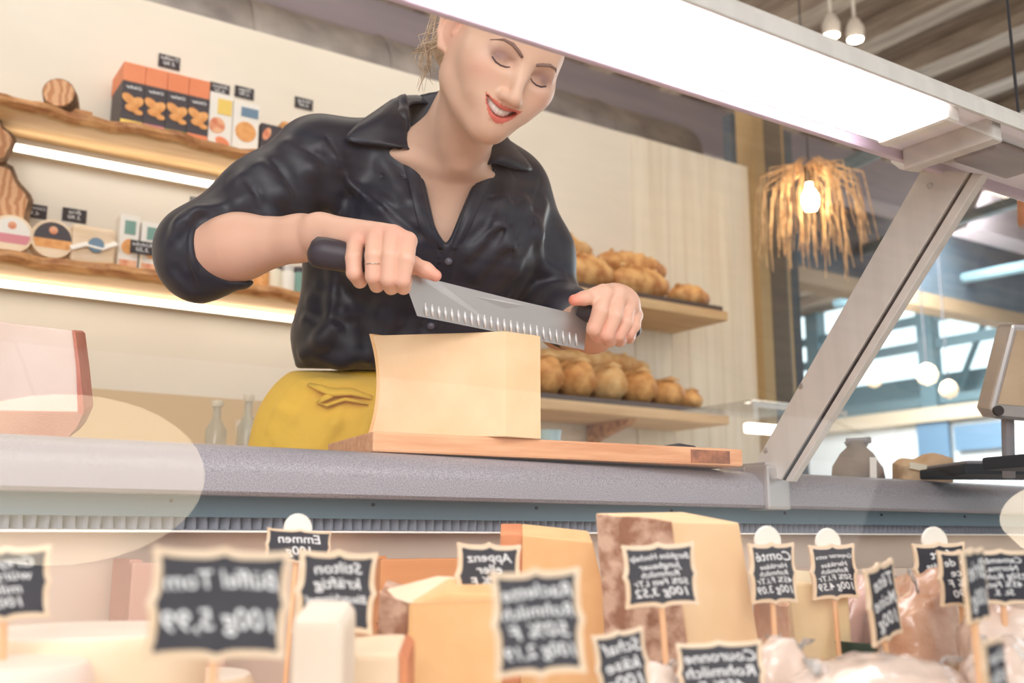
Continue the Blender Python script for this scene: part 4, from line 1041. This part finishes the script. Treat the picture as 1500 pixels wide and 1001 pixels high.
# eye sockets and lids
for s in(-1,1):
    hell((s*.0305,.087,.002),(.017,.013,.0105),k=.012,mode='sub')
    hell((s*.0310,.0640,-.0005),(.0150,.0158,.0128),k=.0035)
    hcone((s*.018,.078,-.0055),(s*.044,.0705,-.0035),.0022,k=.003)     # lower lid rim
    hcone((s*.017,.080,.0125),(s*.045,.070,.0105),.0040,k=.009)       # fold above the lid
# nose
hcone((0,.080,.014),(0,.103,-.036),.0078,.0085,k=.012)
hell((0,.1035,-.0405),(.0105,.0090,.0082),k=.008)
for s in(-1,1):
    hell((s*.0122,.0925,-.0415),(.0064,.0095,.0064),k=.007)
    hell((s*.0062,.0975,-.0478),(.0030,.0046,.0020),k=.002,mode='sub')
hcone((0,.090,-.047),(0,.0865,-.052),.003,.003,k=.006)
# mouth: smile opening, lips
MX=-.003
up=[(-.0310,.0680,-.0475),(-.0190,.0820,-.0540),(-.0055,.0885,-.0560),(0,.0885,-.0566),(.0055,.0885,-.0560),(.0190,.0820,-.0540),(.0310,.0680,-.0475)]
lo=[(-.0305,.0680,-.0490),(-.0200,.0795,-.0645),(-.0080,.0860,-.0738),(0,.0868,-.0750),(.0080,.0860,-.0738),(.0200,.0795,-.0645),(.0305,.0680,-.0490)]
up=[(x+MX,y,z) for x,y,z in up]; lo=[(x+MX,y,z) for x,y,z in lo]
for i in range(6):
    a=up[i];b=up[i+1]; hcone(a,b,[.0016,.0024,.0028,.0026,.0028,.0024,.0016][i],[.0016,.0024,.0028,.0026,.0028,.0024,.0016][i+1],k=.003)
    a=lo[i];b=lo[i+1]; r_=[.0016,.0030,.0040,.0042,.0040,.0030,.0016]; hcone(a,b,r_[i],r_[i+1],k=.003)
for i in range(13):
    t=-1+i/6.; hell((MX+t*.0245,.0875-.0150*t*t,-.0648+.0125*t*t),(.0046,.013,.0058*(1-.66*t*t)),k=.0015,mode='sub')
# ears
for s in(-1,1):
    Me=rotm('z',s*.45)@rotm('x',-.15)
    EY=-.012
    hell((s*.081,-.012+EY,.006),(.0050,.0185,.0320),k=.005,M=Me)
    pts=[(s*.0765,.003,.004),(s*.0790,.005,.020),(s*.0840,-.004,.037),(s*.0905,-.018,.036),(s*.0930,-.027,.018),(s*.0890,-.023,-.004),(s*.0810,-.012,-.022),(s*.0755,-.002,-.024)]
    pts=[(x+s*.003,y+EY,z) for x,y,z in pts]
    F.chain([H(*p) for p in pts],[.0034*hs,.0036*hs,.0040*hs,.0040*hs,.0036*hs,.0034*hs,.0050*hs,.0042*hs],k=.003)
    hell((s*.0900,-.006+EY,.008),(.0065,.0095,.0150),k=.004,mode='sub')
    hell((s*.0815,.0035+EY,.002),(.0030,.0030,.0050),k=.003)
# neck, shoulders, upper chest
NB=V(655,228,1.575)
F.cone(H(0,-.030,-.040),NB,.050,.056,k=.022)
F.cone(H(-.010,.004,-.070),V(668,225,1.53),.030,.030,k=.03)
F.cone(H(-.052,-.022,-.050),V(667,238,1.507),.011,.010,k=.022)   # neck muscle
F.cone(H(.050,-.022,-.050),V(680,238,1.51),.010,.010,k=.022)
F.cone(NB,V(530,242,1.60),.046,.034,k=.04); F.cone(NB,V(735,272,1.675),.046,.034,k=.03)
F.ell(V(655,330,1.645),(.090,.120,.100),None,k=.05)
F.cone(V(662,247,1.522),V(575,226,1.545),.0075,.007,k=.018)      # collar bones
F.cone(V(683,249,1.525),V(728,262,1.58),.0070,.006,k=.018)
F.ell(V(620,350,1.610),(.038,.045,.048),None,k=.04); F.ell(V(682,352,1.625),(.030,.045,.045),None,k=.04)
P1,F1=fb.mesh(1)
def pc(P):                                   # skin tone by place on the head
    q=(P-HC)@HR/HS; n=len(P); base_=SA((236,196,172)); c=np.tile(base_,(n,1))
    def blob(cx,cy,cz,rx,ry,rz,col,a):
        nonlocal c
        d=((q[:,0]-cx)/rx)**2+((q[:,1]-cy)/ry)**2+((q[:,2]-cz)/rz)**2; w=(a*np.exp(-d))[:,None]; c=c*(1-w)+SA(col)*w
    for s in(-1,1):
        blob(s*.046,.055,-.024,.020,.03,.016,(232,150,128),.55)
        blob(s*.034,.076,.006,.017,.02,.0085,(150,112,124),.62)
        blob(s*.040,.076,.000,.010,.02,.005,(110,80,92),.5)
        blob(s*.084,-.01,.008,.012,.03,.035,(232,160,140),.45)
    blob(0,.104,-.042,.012,.012,.010,(232,168,146),.35)
    x=q[:,0];y=q[:,1];z=q[:,2]
    x=x-MX; t=np.clip(np.abs(x)/.0305,0,1)
    zu=-.0538+.0008*np.sin(t*PI*1.6)+.0066*t*t; zl=-.0790+.0310*t**2.0
    lip=(np.abs(x)<.0300)&(z<zu)&(z>zl)&(y>.063)
    c[lip]=SA((222,116,102))
    inner=(np.abs(x)<.022)&(y<.0785-.012*t*t)&(z<-.0540)&(z>-.072)&(y>.05)
    c[inner]=SA((120,54,50))
    return c
M['skin']=attrmat('skin',rough=.42,sss=.12,bump=.12)
parts=[(P1,F1,pc(P1))]

# --- image-left arm (her right) and hand
DZ=.03
fa=Field(V(255,450,1.3)*[1,1,0]+[-.02,-.02,1.20],V(670,290,1.4)*[1,1,0]+[.0,.02,1.52],.0013*hf)
F=fa
F.cone(V(300,372,1.435),V(350,362,1.420),.046,.043,k=.01)
F.cone(V(350,362,1.420),V(440,349,1.370+.01),.0445,.0285,k=.02)
F.cone(V(440,349,1.375),V(470,342,1.345+.01),.0285,.025,k=.02)
F.ell(V(457,332,1.352),(.014,.012,.014),None,k=.012)
WR=V(470,343,1.352)
mc=[V(521,352,1.300),V(550,345,1.292),V(575,343,1.287),V(597,353,1.287)]
for p,r_ in zip(mc,(.0115,.012,.012,.012)): F.cone(WR,p,.0215,r_,k=.012)
F.cone(V(500,352,1.325),V(590,362,1.312),.017,.015,k=.012)
# fingers: knuckle, middle of first bone, PIP, tucked tip
fg=[[(521,354,1.297),(518,378,1.272),(519,400,1.270),(527,412,1.288),(535,403,1.312)],
    [(549,347,1.290),(547,374,1.262),(547,405,1.262),(552,418,1.283),(558,409,1.312)],
    [(574,345,1.285),(571,374,1.258),(569,409,1.258),(573,421,1.280),(578,411,1.310)],
    [(597,355,1.285),(595,380,1.258),(589,410,1.260),(591,421,1.280),(595,411,1.308)]]
fr=[[.0112,.0104,.0100,.0090,.0080],[.0115,.0107,.0103,.0093,.0082],[.0116,.0108,.0104,.0094,.0084],[.0116,.0106,.0101,.0092,.0082]]
for ch,rr_ in zip(fg,fr):
    for i in range(4):
        F.cone(V(*ch[i]),V(*ch[i+1]),rr_[i],rr_[i+1],k=.004 if i==0 else .0018)
# thumb
th=[(575,385,1.322),(604,388,1.310),(624,396,1.302),(638,404,1.298)]
F.chain([V(*p) for p in th],[.016,.0112,.0098,.0078],k=.005)
P2,F2=fa.mesh(1)
def handcol(P,tips):
    c=np.tile(SA((236,190,166)),(len(P),1))
    for t,r_,a,col in tips:
        d=np.linalg.norm(P-V(*t),axis=1)/r_; w=(a*np.exp(-d*d))[:,None]; c=c*(1-w)+SA(col)*w
    return c
tips=[(t[0],.014,.5,(236,160,146)) for t in fg]+[(t[2],.012,.35,(238,166,150)) for t in fg]+[((640,405,1.30),.014,.7,(232,140,124)),((320,400,1.42),.05,.4,(222,156,132))]
parts.append((P2,F2,handcol(P2,tips)))

# --- image-right forearm (her left) and hand
fc=Field(V(790,560,1.4)*[1,1,0]+[-.01,-.02,1.32],V(955,395,1.5)*[1,1,0]+[.02,.0,1.76],.0013*hf)
F=fc
F.cone(V(828,474,1.635),V(868,484,1.52),.0405,.031,k=.01)
F.cone(V(868,484,1.52),V(893,457,1.47),.031,.024,k=.02)
WL=V(893,452,1.470)
m2=[V(884,430,1.418),V(905,432,1.430),V(921,446,1.447),V(930,462,1.462)]
for p,r_ in zip(m2,(.0135,.0135,.0125,.0115)): F.cone(WL,p,.021,r_,k=.014)
F.ell(V(901,442,1.452),(.032,.025,.025),None,k=.015)
g2=[[(884,432,1.416),(879,456,1.396),(870,482,1.396),(876,494,1.412),(888,490,1.432)],
    [(904,436,1.428),(900,463,1.404),(889,490,1.404),(893,499,1.420),(904,491,1.440)],
    [(919,448,1.445),(916,472,1.420),(906,491,1.418),(908,499,1.432),(916,490,1.450)],
    [(930,463,1.460),(929,477,1.440),(921,489,1.434),(922,495,1.446),(926,487,1.460)]]
r2_=[[.0122,.0112,.0104,.0092,.0082],[.0124,.0112,.0104,.0094,.0084],[.0116,.0104,.0096,.0088,.0080],[.0104,.0092,.0086,.0080,.0072]]
for ch,rr_ in zip(g2,r2_):
    for i in range(4): F.cone(V(*ch[i]),V(*ch[i+1]),rr_[i],rr_[i+1],k=.004 if i==0 else .0018)
th2=[(893,438,1.438),(872,434,1.412),(856,437,1.398),(841,440,1.392)]
F.chain([V(*p) for p in th2],[.0150,.0112,.0092,.0078],k=.006)
P3,F3=fc.mesh(1)
tips=[(t[2],.014,.35,(232,150,130)) for t in g2]+[((838,440,1.392),.014,.85,(236,120,100)),((870,492,1.41),.012,.4,(214,110,90))]
parts.append((P3,F3,handcol(P3,tips)))
# hidden arms, trunk and legs keep the body one figure
ft=Field((-.62,-.80,1.30),(.20,.28,2.05),.008,.06)
F=ft
F.cone(V(455,232,1.56),V(300,372,1.45),.045,.040,k=.02); F.cone(V(755,285,1.70),V(812,470,1.70),.042,.036,k=.02); F.cone(V(815,470,1.70),V(822,480,1.65),.036,.038,k=.02)
F.cone(V(655,300,1.67),V(610,560,1.74),.10,.11,k=.05); F.ell(V(600,620,1.76),(.15,.12,.11),None,k=.05)
P4,F4=ft.mesh(1); parts.append((P4,F4,np.tile(SA((236,192,168)),(len(P4),1))))
PP=[];FF=[];CC=[];o_=0
for P,Fx,c in parts: PP.append(P);FF.append(Fx+o_);CC.append(c);o_+=len(P)
body=np_object('body',toW(np.concatenate(PP)),np.concatenate(FF),M['skin'],PERSON,np.concatenate(CC))

# teeth
def hmesh(name,pts_faces,m,parent,smooth=True):
    vs,fs=pts_faces; mb=MB(); mb.add([toW(H(*v)) for v in vs],fs); return mb.build(name,m,parent,smooth=smooth)
vs=[];fs=[];n=40
for i in range(n+1):
    t=-1+2*i/n; x=MX+t*.0270; y=.0845-.0165*t*t+.0006*abs(math.sin(t*PI*4.5)); zt_=-.0560+.0075*t*t; zb__=-.0695+.0165*t*t+.0006*abs(math.cos(t*PI*4.5))
    vs+=[(x,y,zt_),(x,y+.0006,(zt_+zb__)/2),(x,y-.0004,zb__),(x,y-.006,zb__+.001),(x,y-.006,zt_)]
for i in range(n):
    for k in range(5): a=i*5+k;b=i*5+(k+1)%5; fs.append((a,b,b+5,a+5))
fs+=[(0,1,2,3,4),tuple(n*5+k for k in range(5))]
hmesh('teeth',(vs,fs),mat('teeth',S(250,246,238),.25),PERSON)
# lashes and brows, laid on the face surface
def onface(pts,lift,fld=fb):
    out=[]
    for (x,z) in pts:
        o=H(x,.14,z); dirv=HR@np.array([0,-1,0]); hit=None
        for t in np.arange(0,.12,.0006):
            p=o+dirv*t; I=np.round((p-fld.lo)/fld.h).astype(int)
            if np.all(I>=0) and np.all(I<fld.n) and fld.S[tuple(I)]<0: hit=o+dirv*(t-lift); break
        out.append(hit if hit is not None else H(x,.07,z))
    return out
M['hairbrow']=mat('brow_hair',S(140,112,104),.8)
M['lash']=mat('lash_hair',S(96,76,82),.8)
for s in(-1,1):
    pts=[(s*.0115,.0145),(s*.020,.0190),(s*.031,.0235),(s*.043,.0235),(s*.0555,.0150)]
    MB().tube([toW(p) for p in onface(pts,.0002)],[.0028,.0036,.0034,.0024,.0008],8,flat=.7).build('eyebrow',M['hairbrow'],PERSON,smooth=True)
    pts=[(s*.0170,-.0040),(s*.022,-.0066),(s*.030,-.0082),(s*.038,-.0072),(s*.0455,-.0030)]
    MB().tube([toW(p) for p in onface(pts,.0010)],[.0006,.0010,.0012,.0014,.0009],6).build('eyelashes',M['lash'],PERSON,smooth=True)

# hair: cap, bun and loose strands
M['hair']=mat('blond_hair',S(228,206,176),.5,col2=S(196,172,144),scale=60,stretch=(1,1,5),bump=.4,bscale=90)
hm=-.15
fh=Field(HC-.17,HC+.17,.0025)
F=fh
hell((0,-.022,.034),(.0795,.096,.0845),k=.01); hell((0,-.092,.010),(.052,.045,.050),k=.03); hell((-.040,-.098,-.012),(.034,.030,.036),k=.02)
F=fh
# keep only hair behind the hairline
def cutplane(nrm,d):
    nv=HR@np.array(nrm,float); nv/=np.linalg.norm(nv); L0=HC
    F.comb(F.lo,F.lo+F.h*(F.n-1),lambda X,Y,Z:(X-L0[0])*nv[0]+(Y-L0[1])*nv[1]+(Z-L0[2])*nv[2]-d,.004,'and')
cutplane((0,1,-.62),-.004)
cutplane((0,1.0,.15),.045)
P,Fx=fh.mesh(2); hair=np_object('hair',toW(P),Fx,M['hair'],PERSON)
rs=random.Random(4); mb=MB()
for i in range(34):
    s=-1 if i%4 else 1; a=rs.uniform(-.05,.04)
    p0=(s*.066,-.045-rs.uniform(0,.05),.03+a); p1=(s*(.084+rs.uniform(0,.020)),-.06-rs.uniform(0,.03),-.005+a); p2=(s*(.080+rs.uniform(-.01,.020)),-.065,-.045+rs.uniform(-.02,.02)); p3=(s*(.066+rs.uniform(-.01,.012)),-.06,-.075+rs.uniform(-.02,.02))
    mb.tube([toW(H(*p)) for p in(p0,p1,p2,p3)],[.0008,.0007,.0005,.0002],4)
mb.build('loose_strands',M['hair'],PERSON,smooth=True)

# ------------------------------------------------------------------ shirt
fs_=Field(V(205,600,1.5)*[1,1,0]+[-.04,-.01,1.22],V(880,110,1.55)*[1,1,0]+[.02,.03,2.02],.0030*hf,.06)
F=fs_
F.ell(V(640,312,1.665),(.160,.145,.130),None,k=.02)
F.cone(V(480,230,1.58),V(640,226,1.62),.058,.060,k=.05); F.cone(V(660,232,1.625),V(742,268,1.69),.058,.054,k=.05)
F.cone(V(655,175,1.63),V(655,240,1.63),.062,.075,k=.03)
F.ell(V(572,345,1.575),(.080,.078,.070),None,k=.05); F.ell(V(705,355,1.610),(.074,.074,.068),None,k=.05)
F.cone(V(642,360,1.66),V(608,500,1.72),.112,.112,k=.06,flat=((1,0,0),1.32))
F.ell(V(592,510,1.715),(.170,.060,.125),None,k=.05)
F.ell(V(480,500,1.66),(.046,.042,.06),None,k=.04); F.cone(V(482,500,1.67),V(476,580,1.67),.044,.047,k=.03)
F.cone(V(485,375,1.66),V(484,470,1.68),.046,.046,k=.05)
# hem edge: cut flat
F.comb(V(380,620,1.7)-.1,V(900,520,1.9)+[.2,.02,.2],lambda X,Y,Z:(-(Y)+ (500.5-546)/FPX*Z*1.0 + X*-.02)+0*X,.004,'and')
# her right sleeve (image left)
F.cone(V(458,238,1.56),V(385,292,1.51),.064,.058,k=.04)
F.cone(V(385,292,1.51),V(300,362,1.462),.060,.060,k=.03)
F.ell(V(286,372,1.450),(.054,.060,.058),None,k=.03)
F.cone(V(300,392,1.44),V(352,402,1.425),.046,.022,k=.03)
# her left sleeve (image right)
F.cone(V(752,292,1.69),V(788,372,1.71),.058,.056,k=.04)
F.cone(V(788,372,1.71),V(806,452,1.70),.056,.050,k=.03)
F.cone(V(806,452,1.70),V(832,464,1.615),.052,.050,k=.02)
F.chain([V(590,172,1.575),V(594,158,1.605),V(606,154,1.640),V(640,152,1.690),V(700,182,1.680),V(722,205,1.630)],[.015,.016,.014,.013,.013,.013],k=.02)
# soft folds
def pt(px,py,off=0,d0=1.2):
    d=F.depth(px,py,d0,2.1)
    return V(px,py,(d if d else 1.6)+off)
def fold(pl,r,off=.002,k=.012,mode='add'):
    pl=[p for p in pl if F.depth(p[0],p[1],1.2,2.1) and F.depth(p[0]-9,p[1],1.2,2.1) and F.depth(p[0]+9,p[1],1.2,2.1)]
    q=[pt(*p,off) for p in pl]; n_=len(q)
    if n_<2: return
    F.chain(q,[.8*r*((.45 if mode=='add' else .12)+.6*math.sin(PI*i/max(n_-1,1))) for i in range(n_)],k,mode)
ridges=[([(352,262),(372,290),(388,320),(398,338)],.010),([(380,245),(410,285),(436,322)],.010),([(418,212),(455,250),(478,285),(500,318)],.009),
 ([(470,215),(490,240),(500,270)],.008),([(345,272),(350,300),(366,325)],.009),([(300,312),(275,328),(258,352)],.008),([(318,306),(290,312),(262,330)],.006),
 ([(560,240),(600,300),(632,345)],.006),([(505,262),(560,305),(600,335)],.007),([(770,300),(735,335),(690,372)],.011),([(780,325),(745,362),(700,402)],.011),([(775,350),(750,392),(715,425)],.009),
 ([(742,262),(735,300),(715,330)],.008),([(795,300),(785,345),(790,390)],.009),([(822,340),(836,372),(850,398)],.009),([(800,395),(818,405),(845,402)],.008),
 ([(448,395),(470,420),(505,440)],.009),([(458,440),(500,455),(560,462)],.009),([(450,470),(480,490),(520,515)],.010),([(470,520),(500,528),(535,520)],.009),([(488,400),(490,440),(480,480)],.008),
 ([(560,440),(545,480),(540,525)],.008),([(590,430),(575,470),(560,500)],.007),([(660,420),(700,440),(735,430)],.009),([(445,520),(470,500),(490,480)],.008)]
for pl,r_ in ridges: fold(pl,r_,.0035,.020)
creases=[([(296,318),(274,345),(270,385),(288,425)],.006),([(306,316),(292,322),(284,336)],.004),([(250,360),(256,395),(276,422)],.005),([(362,262),(384,300),(396,330)],.005),([(400,235),(430,280),(458,318)],.005),([(480,230),(500,270),(520,310)],.004),([(268,330),(262,352),(262,380)],.004),
 ([(760,312),(725,350),(690,388)],.006),([(768,338),(740,378),(708,412)],.006), ([(518,262),(580,315),(615,345)],.003),([(728,300),(712,330),(690,350)],.004),([(500,420),(500,450),(492,470)],.004)]
for pl,r_ in creases: fold(pl,r_,-.0022,.012,'sub')
# elbow pleat point
F.cone(V(344,262,1.47),V(356,290,1.455),.006,.012,k=.012)
# yoke seams
for pl in ([(440,215),(500,243),(560,258),(612,262)],[(712,290),(750,292),(790,303)],[(478,200),(500,235),(505,275),(497,318)],[(792,262),(783,300),(780,340)]):
    q=[pt(*p,-.0005) for p in pl]; F.chain(q,[.0016]*len(q),.003,'sub')
# button placket
q=[pt(x,y,.001) for x,y in((656,362),(650,400),(640,440),(628,480),(612,525),(606,542))]
F.chain([p+np.array([.012,0,0]) for p in q],[.0030]*6,.003); F.chain([p-np.array([.012,0,0]) for p in q],[.0020]*6,.003,'sub')
# neckline opening
poly=np.array([(590,90),(598,150),(603,205),(617,240),(628,290),(637,330),(643,343),(653,358),(661,345),(674,312),(690,275),(702,245),(713,212),(728,196),(760,150),(740,90)],float)
def vcut(X,Y,Z):
    px=X/Z*FPX; py=-Y/Z*FPX; n_=len(poly); q=poly-[750,500.5]
    dmin=None; ins=None
    for i in range(n_):
        a=q[i];b=q[(i+1)%n_]; e=b-a; t=np.clip(((px-a[0])*e[0]+(py-a[1])*e[1])/(e@e),0,1)
        dd=np.hypot(px-a[0]-t*e[0],py-a[1]-t*e[1]); dmin=dd if dmin is None else np.minimum(dmin,dd)
        cnd=((a[1]>py)!=(b[1]>py))&(px<(b[0]-a[0])*(py-a[1])/((b[1]-a[1])+1e-9)+a[0])
        ins=cnd if ins is None else ins^cnd
    sd=np.where(ins,-dmin,dmin)*Z/FPX
    return np.maximum(sd,Z-1.655)
F.comb(V(585,365,1.5)-[.01,.01,.25],V(765,90,1.6)+[.02,.02,.08],vcut,.004,'sub')
# cuff openings around the forearms
F.cone(V(350,365,1.420),V(425,350,1.390),.0465,.0540,k=.004,mode='sub')
F.cone(V(862,476,1.54),V(900,486,1.43),.0430,.060,k=.004,mode='sub')
P,Fx=fs_.mesh(3)
# fine satin wrinkles
from mathutils import noise as nz
M['satin']=mat('black_satin',S(24,32,50),.46,spec=.5,sheen=.1,bump=.35,bscale=9)
shirt=np_object('shirt',toW(P),Fx,M['satin'],PERSON)
SH=shirt
# collar flaps
def cp(px,py,off): 
    d=F.depth(px,py,1.2,2.1); return V(px,py,(d if d else 1.60)+off)
g=[[V(632,152,1.665),V(612,140,1.650),V(598,146,1.645)],
   [V(604,152,1.61),V(580,144,1.590),V(556,160,1.585)],
   [V(594,168,1.565),V(560,172,1.54),cp(522,184,-.012)],
   [V(597,200,1.545),V(558,204,1.525),cp(508,206,-.010)],
   [V(606,222,1.535),V(590,216,1.525),cp(560,213,-.010)]]
thick_surface('collar_flap',g,.0022,M['satin'],SH)
g=[[V(722,190,1.60),V(740,198,1.61),V(752,216,1.625)],
   [V(716,206,1.575),V(742,216,1.580),cp(772,236,-.008)],
   [V(708,226,1.560),V(738,232,1.560),cp(778,250,-.008)],
   [V(700,246,1.552),V(722,240,1.550),cp(748,246,-.010)]]
thick_surface('collar_flap',g,.0022,M['satin'],SH)
# turned lapel edges of the opening
def ribbon(pl,w0,name):
    g=[]
    for (x,y,wd) in pl: g.append([cp(x,y,-.001) if F.depth(x,y) else V(x,y,1.56),cp(x+wd*.5,y,-.004),cp(x+wd,y,-.001)])
    thick_surface(name,g,.0016,M['satin'],SH)
ribbon([(598,216,-20),(612,246,-20),(623,290,-19),(633,335,-18),(650,366,-12)],0,'lapel')
ribbon([(706,248,20),(694,276,20),(680,310,19),(668,342,17),(658,366,10)],0,'lapel')
for x,y in((657,383),(631,478)):
    p=toW(pt(x,y,-.0025)); f=MB(); Rb=np.array(CMn); 
    MB().lathe([(.001,-.0016),(.0042,-.0012),(.0052,-.002),(.0058,-.0008),(.0052,.001)],p,18,rot=Matrix(CM)).build('button',mat('smoky_button',S(96,96,108),.2),SH,smooth=True)
# cuff edges
def ring(c,ax,r,t,name,m,flat=1):
    ax=np.array(ax);ax/=np.linalg.norm(ax); u_=np.cross(ax,[0,0,1.]);u_/=np.linalg.norm(u_);v_=np.cross(ax,u_)
    pts=[toW(c+(u_*math.cos(a)*r+v_*math.sin(a)*r)) for a in [2*PI*k/40 for k in range(41)]]
    return MB().tube(pts,t,8,caps=False).build(name,m,PERSON,smooth=True)
a_=V(395,356,1.405)-V(318,372,1.430)
ring(V(310,373,1.435),a_,.0485,.0060,'rolled_cuff',M['satin'])
a2=V(885,484,1.47)-V(838,468,1.605)
ring(V(834,466,1.615),a2,.0450,.0050,'rolled_cuff',M['satin'])
# finger ring
ax=V(547,405,1.262)-V(547,374,1.262); c_=V(547,387,1.262)
o=ring(c_,ax,.0108,.0008,'finger_ring',mat('silver_gold_ring',S(220,206,190),.2,metal=.9))

# ------------------------------------------------------------------ apron / lower body
fp=Field(V(330,760,1.6)*[1,1,0]+[-.03,-.42,1.40],V(820,520,1.7)*[1,1,0]+[.06,.03,2.05],.004*hf,.06)
F=fp
F.cone(V(602,545,1.735),V(585,620,1.74),.108,.125,k=.03,flat=((1,0,0),1.32))
F.cone(V(585,620,1.74),V(570,900,1.79),.125,.150,k=.05,flat=((1,0,0),1.35))
F.ell(V(448,690,1.66),(.095,.16,.08),None,k=.07)
F.comb(V(330,560,1.6)-[.1,.0,.3],V(830,500,2.0)+[.1,.1,.1],lambda X,Y,Z:(Y-(500.5-543)/FPX*Z)+0*X,.004,'and')
F.comb(F.lo,F.lo+[2,.06,2],lambda X,Y,Z:(F.lo[1]+.03-Y)+0*X+0*Z,.003,'and')
for pl,r_ in (([(450,585),(430,610),(405,645)],.008),([(500,592),(490,620),(470,655)],.009),([(520,560),(470,563),(440,560)],.006),([(540,600),(530,640),(520,660)],.007),([(425,575),(412,600),(396,630)],.006)):
    fold(pl,r_,.003,.014)
P,Fx=fp.mesh(1)
M['yellow_cloth']=mat('mustard_cotton',S(252,210,72),.75,col2=S(246,200,62),scale=6,bump=.25,bscale=60)
apron=np_object('apron',toW(P),Fx,M['yellow_cloth'],PERSON)
mb=MB()
def ap(x,y,off): 
    d=F.depth(x,y,1.3,2.0); return toW(V(x,y,(d if d else 1.62)+off))
MB().tube([ap(545,583,-.004),ap(515,574,-.008),ap(486,575,-.012),ap(470,569,-.010),ap(452,563,-.004)],[.005,.009,.010,.008,.004],10,flat=.5).build('tie_knot',M['yellow_cloth'],apron,smooth=True)
MB().tube([ap(500,572,-.010),ap(478,582,-.016),ap(466,590,-.012),ap(478,594,-.012),ap(505,585,-.012),ap(540,592,-.006)],[.004,.006,.006,.006,.006,.004],8,flat=.5).build('tie_bow',M['yellow_cloth'],apron,smooth=True)
# trousers and shoes below the counter
hipL=toW(V(540,800,1.75)); 
cx_,cy_=PERSON.location.x,PERSON.location.y
mtr=mat('dark_trousers',S(50,50,60),.8)
mb=MB()
zt0=float(toW(np.array([0,fp.lo[1]+.05,1.75]))[2])+.1
for s in(-1,1):
    mb.tube([(cx_+s*.085,cy_+.08,zt0+.02),(cx_+s*.09,cy_+.08,.48),(cx_+s*.10,cy_+.10,.07)],[.09,.062,.048],16)
mb.build('trousers',mtr,PERSON,smooth=True)
for s in(-1,1):
    MB().tube([(cx_+s*.10,cy_+.15,.042),(cx_+s*.10,cy_+.08,.048),(cx_+s*.11,cy_-.02,.036),(cx_+s*.115,cy_-.09,.028)],[.034,.044,.040,.024],14).build('shoe',M['black'],PERSON,smooth=True)

# ------------------------------------------------------------------ the two-handled knife
def bd(x): return 1.308+(x-600)*(.118/255)
KN=thing('double_handled_knife',tuple(W(730,450,bd(730))),label='long two-handled cheese knife with a scalloped steel blade held over the cheese block',cat='knife')
out=[(597,380),(612,392),(640,411),(740,436),(835,458),(838,450),(843,447),(849,447),(860,466),(856,513),(740,489),(611,463),(594,415),(590,392)]
bv=fw(0,0,.0022)
def steelblade():
    m,nt,b=newmat('polished_blade'); b.inputs['Base Color'].default_value=(*S(186,184,182),1); b.inputs['Metallic'].default_value=.75; b.inputs['Roughness'].default_value=.32; return m
M['blade']=steelblade()
MB().prism([W(x,y,bd(x)) for x,y in out],bv).build('blade',M['blade'],KN)
m=MB()
for k in range(24):
    t=(k+.5)/24; x=620+t*230; yb=463+(x-611)*(50/245)-3
    m.tube([W(x,yb,bd(x)-.0003),W(x-.6,yb-9,bd(x)-.0009),W(x-1.2,yb-19,bd(x)-.0002)],[.0020,.0044,.0014],8,flat=.45)
m.build('scallops',mat('bright_scallops',S(236,236,236),.25,metal=.3),KN,smooth=True)
M['handle']=mat('dark_knife_handle',S(58,52,62),.45)
hp=[(452,367,1.300),(455,368,1.300),(462,369,1.3003),(475,371,1.301),(510,377,1.303),(560,386,1.306),(592,391,1.309)]
MB().tube([W(*p) for p in hp],[.006,.014,.0195,.0205,.0195,.0165,.012],20).build('handle',M['handle'],KN,smooth=True)
hp=[(846,452,1.423),(862,457,1.427),(885,465,1.437),(910,476,1.452),(930,484,1.466),(936,486,1.469)]
MB().tube([W(*p) for p in hp],[.010,.0145,.0155,.0145,.0120,.006],18).build('handle',M['handle'],KN,smooth=True)
# ------------------------------------------------------------------ light
w=bpy.data.worlds.new('world'); sc.world=w; w.use_nodes=True
bg=w.node_tree.nodes['Background']; bg.inputs[0].default_value=(.985,.97,.955,1); bg.inputs[1].default_value=1.0
def area(name,loc,target,size,power,col,sy=None):
    l=bpy.data.lights.new(name,'AREA'); l.energy=power; l.color=col; l.size=size
    if sy: l.shape='RECTANGLE'; l.size_y=sy
    o=bpy.data.objects.new(name,l); COL.objects.link(o); o.location=loc
    o.rotation_euler=(Vector(target)-Vector(loc)).to_track_quat('-Z','Y').to_euler(); return o
area('customer_side_daylight',(-1.6,-2.2,2.4),(.9,1.6,1.1),2.2,80,(1,.97,.95))
area('hall_daylight',(7.5,3.6,2.4),(1.0,1.6,1.1),2.4,70,(.86,.96,1),2.0)
area('shelf_wall_area',(.6,2.1,3.2),(.6,2.9,1.4),3.0,22,(1,.92,.80),.4)  # area light aimed down at the shelf wall, no lamp body
area('hall_ceiling_fill',(2.2,5.2,2.6),(2.2,5.0,3.7),4.0,70,(1,.94,.88),2.0)  # unseen fill added to brighten the dark hall ceiling
area('warm_ceiling_fill',(3.0,2.0,2.3),(3.0,1.4,3.4),2.0,28,(1,.88,.72),1.0)  # added warm glow on the boards above the counter, no real fixture
area('far_wall_fill',(7.6,5.5,3.2),(10.5,4.5,1.0),2.5,560,(.92,.98,1),2.0)  # added fill that whitens the low far wall, no lamps hang there
area('duct_fill',(.8,2.96,2.5),(.9,4.6,3.6),4.0,40,(1,.95,.92),.12)  # added to lift the duct and beam behind the partition, no real uplight
sc.view_settings.view_transform='Standard'; sc.view_settings.look='None'; sc.view_settings.gamma=1
sc.view_settings.use_curve_mapping=False; sc.view_settings.exposure=.0
